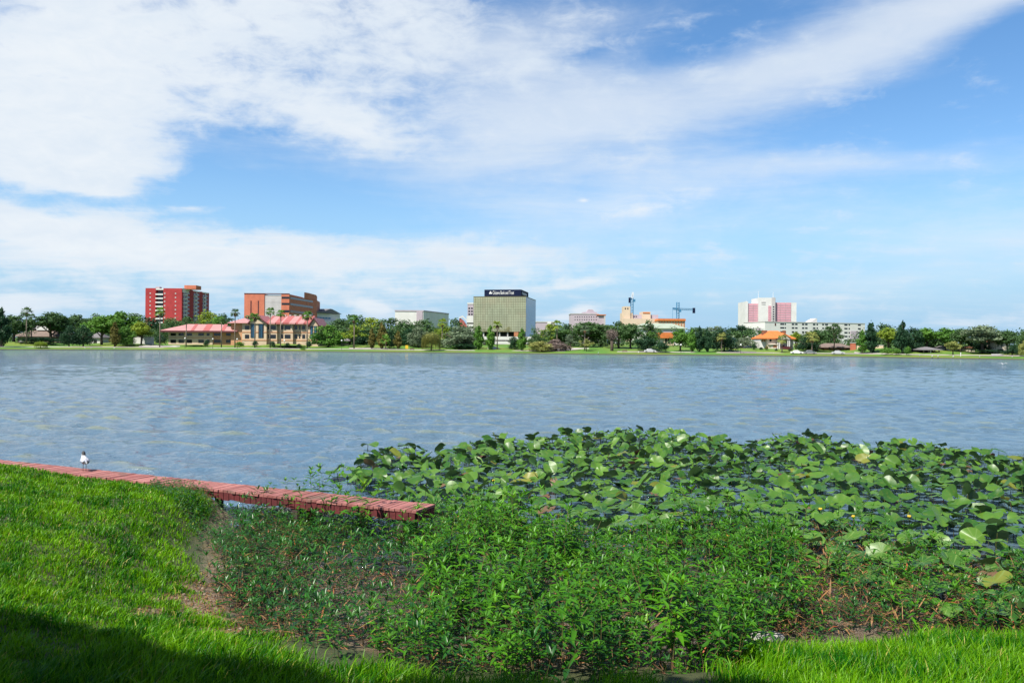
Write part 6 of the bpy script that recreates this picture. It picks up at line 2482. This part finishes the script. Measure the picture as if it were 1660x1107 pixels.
# ================================================================== cars, lamps, benches and birds along the far shore
m_tyre = mat("tyre", (0.02, 0.02, 0.02), 0.8)
m_rim = mat("wheel_rim", (0.5, 0.5, 0.52), 0.4, metal=0.6)
m_lampg = mat("headlight_glass", (0.8, 0.8, 0.82), 0.15)
m_tail = mat("tail_light", (0.4, 0.02, 0.02), 0.3)


def paint(name, c):
    return mat(name, c, 0.28, var=0.04, scale=0.5, spec=0.6)


_CAR = {}


def car(px, t, m_, label, rz=0.0, group=None):
    p = t_point(px, t)
    o = thing("parked_car", label, "car", (p.x, p.y, p.z + .02), rz - math.atan2(p.x, p.y), group)
    if m_.name not in _CAR:
        prof = [(-2.15, .32), (-2.2, .62), (-2.1, .88), (-1.45, .95), (-.85, 1.38), (.35, 1.42), (1.05, .98), (2.0, .82), (2.2, .60), (2.18, .32)]
        b_ = MB()
        for sy in (-1, 1):
            pass
        secs = [(-.86, .0, .94), (-.72, .0, 1.0), (.72, .0, 1.0), (.86, .0, .94)]
        n = len(prof)
        V, F = [], []
        for (y, _, k) in secs:
            for (x, z) in prof:
                zz = z if abs(y) < .8 or z < .96 else .96 + (z - .96) * .55
                V.append((x * (k if z > .4 else 1), y, zz))
        for i in range(3):
            for j in range(n):
                F.append((i * n + j, i * n + (j + 1) % n, (i + 1) * n + (j + 1) % n, (i + 1) * n + j))
        F.append(tuple(range(n)))
        F.append(tuple(reversed(range(3 * n, 4 * n))))
        b_.add(V, F)
        body = b_.mesh("body", [m_])
        wn = MB()
        for sy in (-1, 1):
            wn.prism_y([(-1.25, 1.0), (.85, 1.0), (.30, 1.33), (-.80, 1.30)], sy * .80 - .03, sy * .80 + .04) if sy > 0 else wn.prism_y([(-1.25, 1.0), (.85, 1.0), (.30, 1.33), (-.80, 1.30)], -.84, -.77)
        wn.add([(1.06, -.66, 1.0), (1.06, .66, 1.0), (.40, .6, 1.415), (.40, -.6, 1.415)], [(0, 1, 2, 3)])
        wn.add([(-1.46, -.66, .985), (-1.46, .66, .985), (-.90, .6, 1.385), (-.90, -.6, 1.385)], [(3, 2, 1, 0)])
        win_ = wn.mesh("windows", [m_glassd])
        wh = MB()
        wh.prism_y([(.33 * math.cos(2 * math.pi * k / 12), .33 * math.sin(2 * math.pi * k / 12)) for k in range(12)], -.11, .11)
        rm = MB()
        rm.prism_y([(.19 * math.cos(2 * math.pi * k / 10), .19 * math.sin(2 * math.pi * k / 10)) for k in range(10)], -.125, .125)
        hl = MB().box(-.03, .03, -.14, .14, -.07, .07)
        _CAR[m_.name] = (body, win_, wh.mesh("tyre", [m_tyre]), rm.mesh("rim", [m_rim]), hl.mesh("headlight", [m_lampg]), hl.mesh("tail_light", [m_tail]))
    body, win_, wh, rm, hl, tl = _CAR[m_.name]
    link("body", body, o)
    link("windows", win_, o)
    for (x, y) in ((-1.35, -.80), (-1.35, .80), (1.35, -.80), (1.35, .80)):
        w = link("wheel", wh, o, (x, y, .33))
        link("rim", rm, w)
    for y in (-.6, .6):
        link("headlight", hl, o, (2.19, y, .68))
        link("tail_light", tl, o, (-2.19, y, .72))
    return o


pw_, pg_, ps_, pd_ = paint("white_car_paint", (.78, .78, .78)), paint("grey_car_paint", (.16, .18, .19)), paint("silver_car_paint", (.52, .54, .56)), paint("dark_blue_car_paint", (.02, .03, .08))
car(1292, 6.5, pw_, "white car parked on the lakeside grass just east of the villa")
car(1313, 7.5, pg_, "grey car parked by the pale palm east of the villa")
car(1359, 6.5, ps_, "silver car parked in front of the brown ranch house")
car(1054, 8.0, ps_, "silver car parked on the grass west of the round shrub by the chapel")
car(1197, 36, ps_, "silver car in the parking lot behind the driveway", .6)
car(1206, 37, pw_, "white car in the parking lot beside the clinic", .6)
car(1213, 33, pd_, "dark blue car in the parking lot next to the round clipped shrub", .6)
car(800, 15, pw_, "white car below the terrace garage of the bank", .3)
car(125, 30, ps_, "silver car in the shade between the two dark shrub trees", .2)

m_globe = mat("lamp_globe", (0.85, 0.85, 0.82), 0.3)
for (px, py, lab) in ((300, 548.5, "globe street lamp beside the palm before the lower beige wing"), (345, 549.5, "globe street lamp before the eastern half of the lower beige wing"),
                      (384.5, 549.8, "globe street lamp in front of the orange stair wall"), (461, 552.2, "globe street lamp in front of the middle of the beige offices"),
                      (554, 552, "globe street lamp at the western end of the terrace"), (1201, 559, "globe street lamp beside the driveway"), (1104, 559, "globe street lamp before the small green oak")):
    p = t_point(px, 8)
    h = P(px, py, p.y).z - p.z
    o = thing("street_lamp", lab, "street lamp", tuple(p))
    MB().tube([(0, 0, -.1), (0, 0, .4), (0, 0, h - .25)], [.12, .07, .05], 7).build("post", [m_dark], o)
    MB().ball((0, 0, h), .34, nu=10, nv=8).build("lamp_globe", [m_globe], o, smooth=True)

m_wood = mat("bench_wood", (0.16, 0.10, 0.06), 0.8, var=.3, scale=3)
for (px, lab) in ((1013, "dark park bench on the bright green slope near the bare tree"), (885, "dark park bench beside the low pale willow"), (668, "dark bench at the foot of the green slope")):
    p = t_point(px, 7)
    o = thing("park_bench", lab, "bench", tuple(p), -math.atan2(p.x, p.y))
    MB().box(-.9, .9, -.25, .25, .42, .48).build("seat", [m_wood], o)
    MB().box(-.9, .9, .22, .28, .55, .95).build("backrest", [m_wood], o)
    for x in (-.75, .75):
        MB().box(x - .04, x + .04, -.22, .26, -.1, .42).build("leg", [m_dark], o)
m_ysign = mat("yellow_board", (0.75, 0.50, 0.02), 0.6, var=.1, scale=1)
p = t_point(659.5, 12)
o = thing("notice_board", "yellow board standing on the lawn beside the olive cypress", "board", tuple(p))
MB().box(-.55, .55, -.05, .05, .35, 1.75).build("panel", [m_ysign], o)
for x in (-.5, .5):
    MB().box(x - .05, x + .05, -.04, .04, -.1, .35).build("post", [m_dark], o)
p = t_point(1557.5, 6)
o = thing("marker_post", "pale marker post at the water near the small rusty tree", "post", tuple(p))
MB().tube([(0, 0, -.2), (0, 0, 1.0)], .12, 8).build("shaft", [m_white], o)
MB().ball((0, 0, 1.08), .15).build("cap", [m_white], o)


def egret(px, py, t, label, group=None, sc=1.0):
    p = t_point(px, t) if t is not None else PZ(px, py, 0.05)
    v, f = loft([((-.26, 0, .22), .01, .01, (1, 0, .1)), ((-.15, 0, .26), .08, .06, (1, 0, .2)), ((0, 0, .30), .12, .11, (1, 0, .2)), ((.14, 0, .34), .10, .10, (1, 0, .6)),
                 ((.20, 0, .46), .045, .045, (.2, 0, 1)), ((.20, 0, .58), .035, .035, (.1, 0, 1)), ((.24, 0, .66), .05, .05, (1, 0, .6)), ((.30, 0, .68), .03, .03, (1, 0, 0)), ((.33, 0, .68), .004, .004, (1, 0, 0))], 10)
    o = thing("white_bird", label, "bird", tuple(p), (px * 1.3) % 6.28, group)
    o.scale = (sc, sc, sc)
    link("body", mesh_from("body", v, f, [m_gw], smooth=True), o)
    MB().tube([(.31, 0, .68), (.44, 0, .66)], [.014, .003], 6).build("bill", [m_ysign], o)
    for y in (-.05, .05):
        MB().tube([(0, y, .24), (-.01, y, .1), (0, y, -.05)], .012, 5).build("leg", [m_dark], o)


for (px, t, lab) in ((138, 2.5, "white bird on the grass near the dark shrub trees"), (148, 1.5, "white bird at the water's edge below the olive oak"), (185, .8, "white bird at the water below the olive brown cypress"),
                     (1491, 2.0, "white bird on the shore below the tall conifer"), (1511, .6, "white bird at the water before the pavilion"), (1520.5, .6, "white bird at the water east of the pavilion"),
                     (1545, .5, "white bird by the water under the small rusty tree"), (1588, .6, "white bird by the water under the biggest oak"), (1641, 1.0, "white bird on the shore below the cream house"),
                     (970, .5, "white bird at the water before the wide dark oak"), (1035, 4, "white bird on the lawn before the open dark tree")):
    egret(px, 0, t, lab, sc=1.1)

# gull gliding low over the water
p = P(1626, 590, 150)
g_ = thing("flying_gull", "white gull gliding low over the water near the eastern shore", "bird", tuple(p), R(25))
g_.scale = (1.5, 1.5, 1.5)
v, f = loft([((-.22, 0, 0), .01, .008, (1, 0, 0)), ((-.1, 0, 0), .05, .045, (1, 0, 0)), ((.03, 0, 0), .06, .055, (1, 0, 0)), ((.13, 0, .01), .045, .045, (1, 0, 0)), ((.19, 0, .02), .03, .03, (1, 0, 0)), ((.22, 0, .015), .004, .004, (1, 0, 0))], 10)
link("body", mesh_from("body", v, f, [m_gw], smooth=True), g_)
for s_ in (-1, 1):
    w = MB()
    w.add([(.08, s_ * .03, .02), (.12, s_ * .25, .12), (.02, s_ * .55, .08), (-.06, s_ * .54, .075), (0, s_ * .25, .11), (-.08, s_ * .03, .01)], [(0, 1, 4, 5), (1, 2, 3, 4)])
    wo = w.build("wing", [m_gw], g_)
    md = wo.modifiers.new("thick", 'SOLIDIFY')
    md.thickness = .012
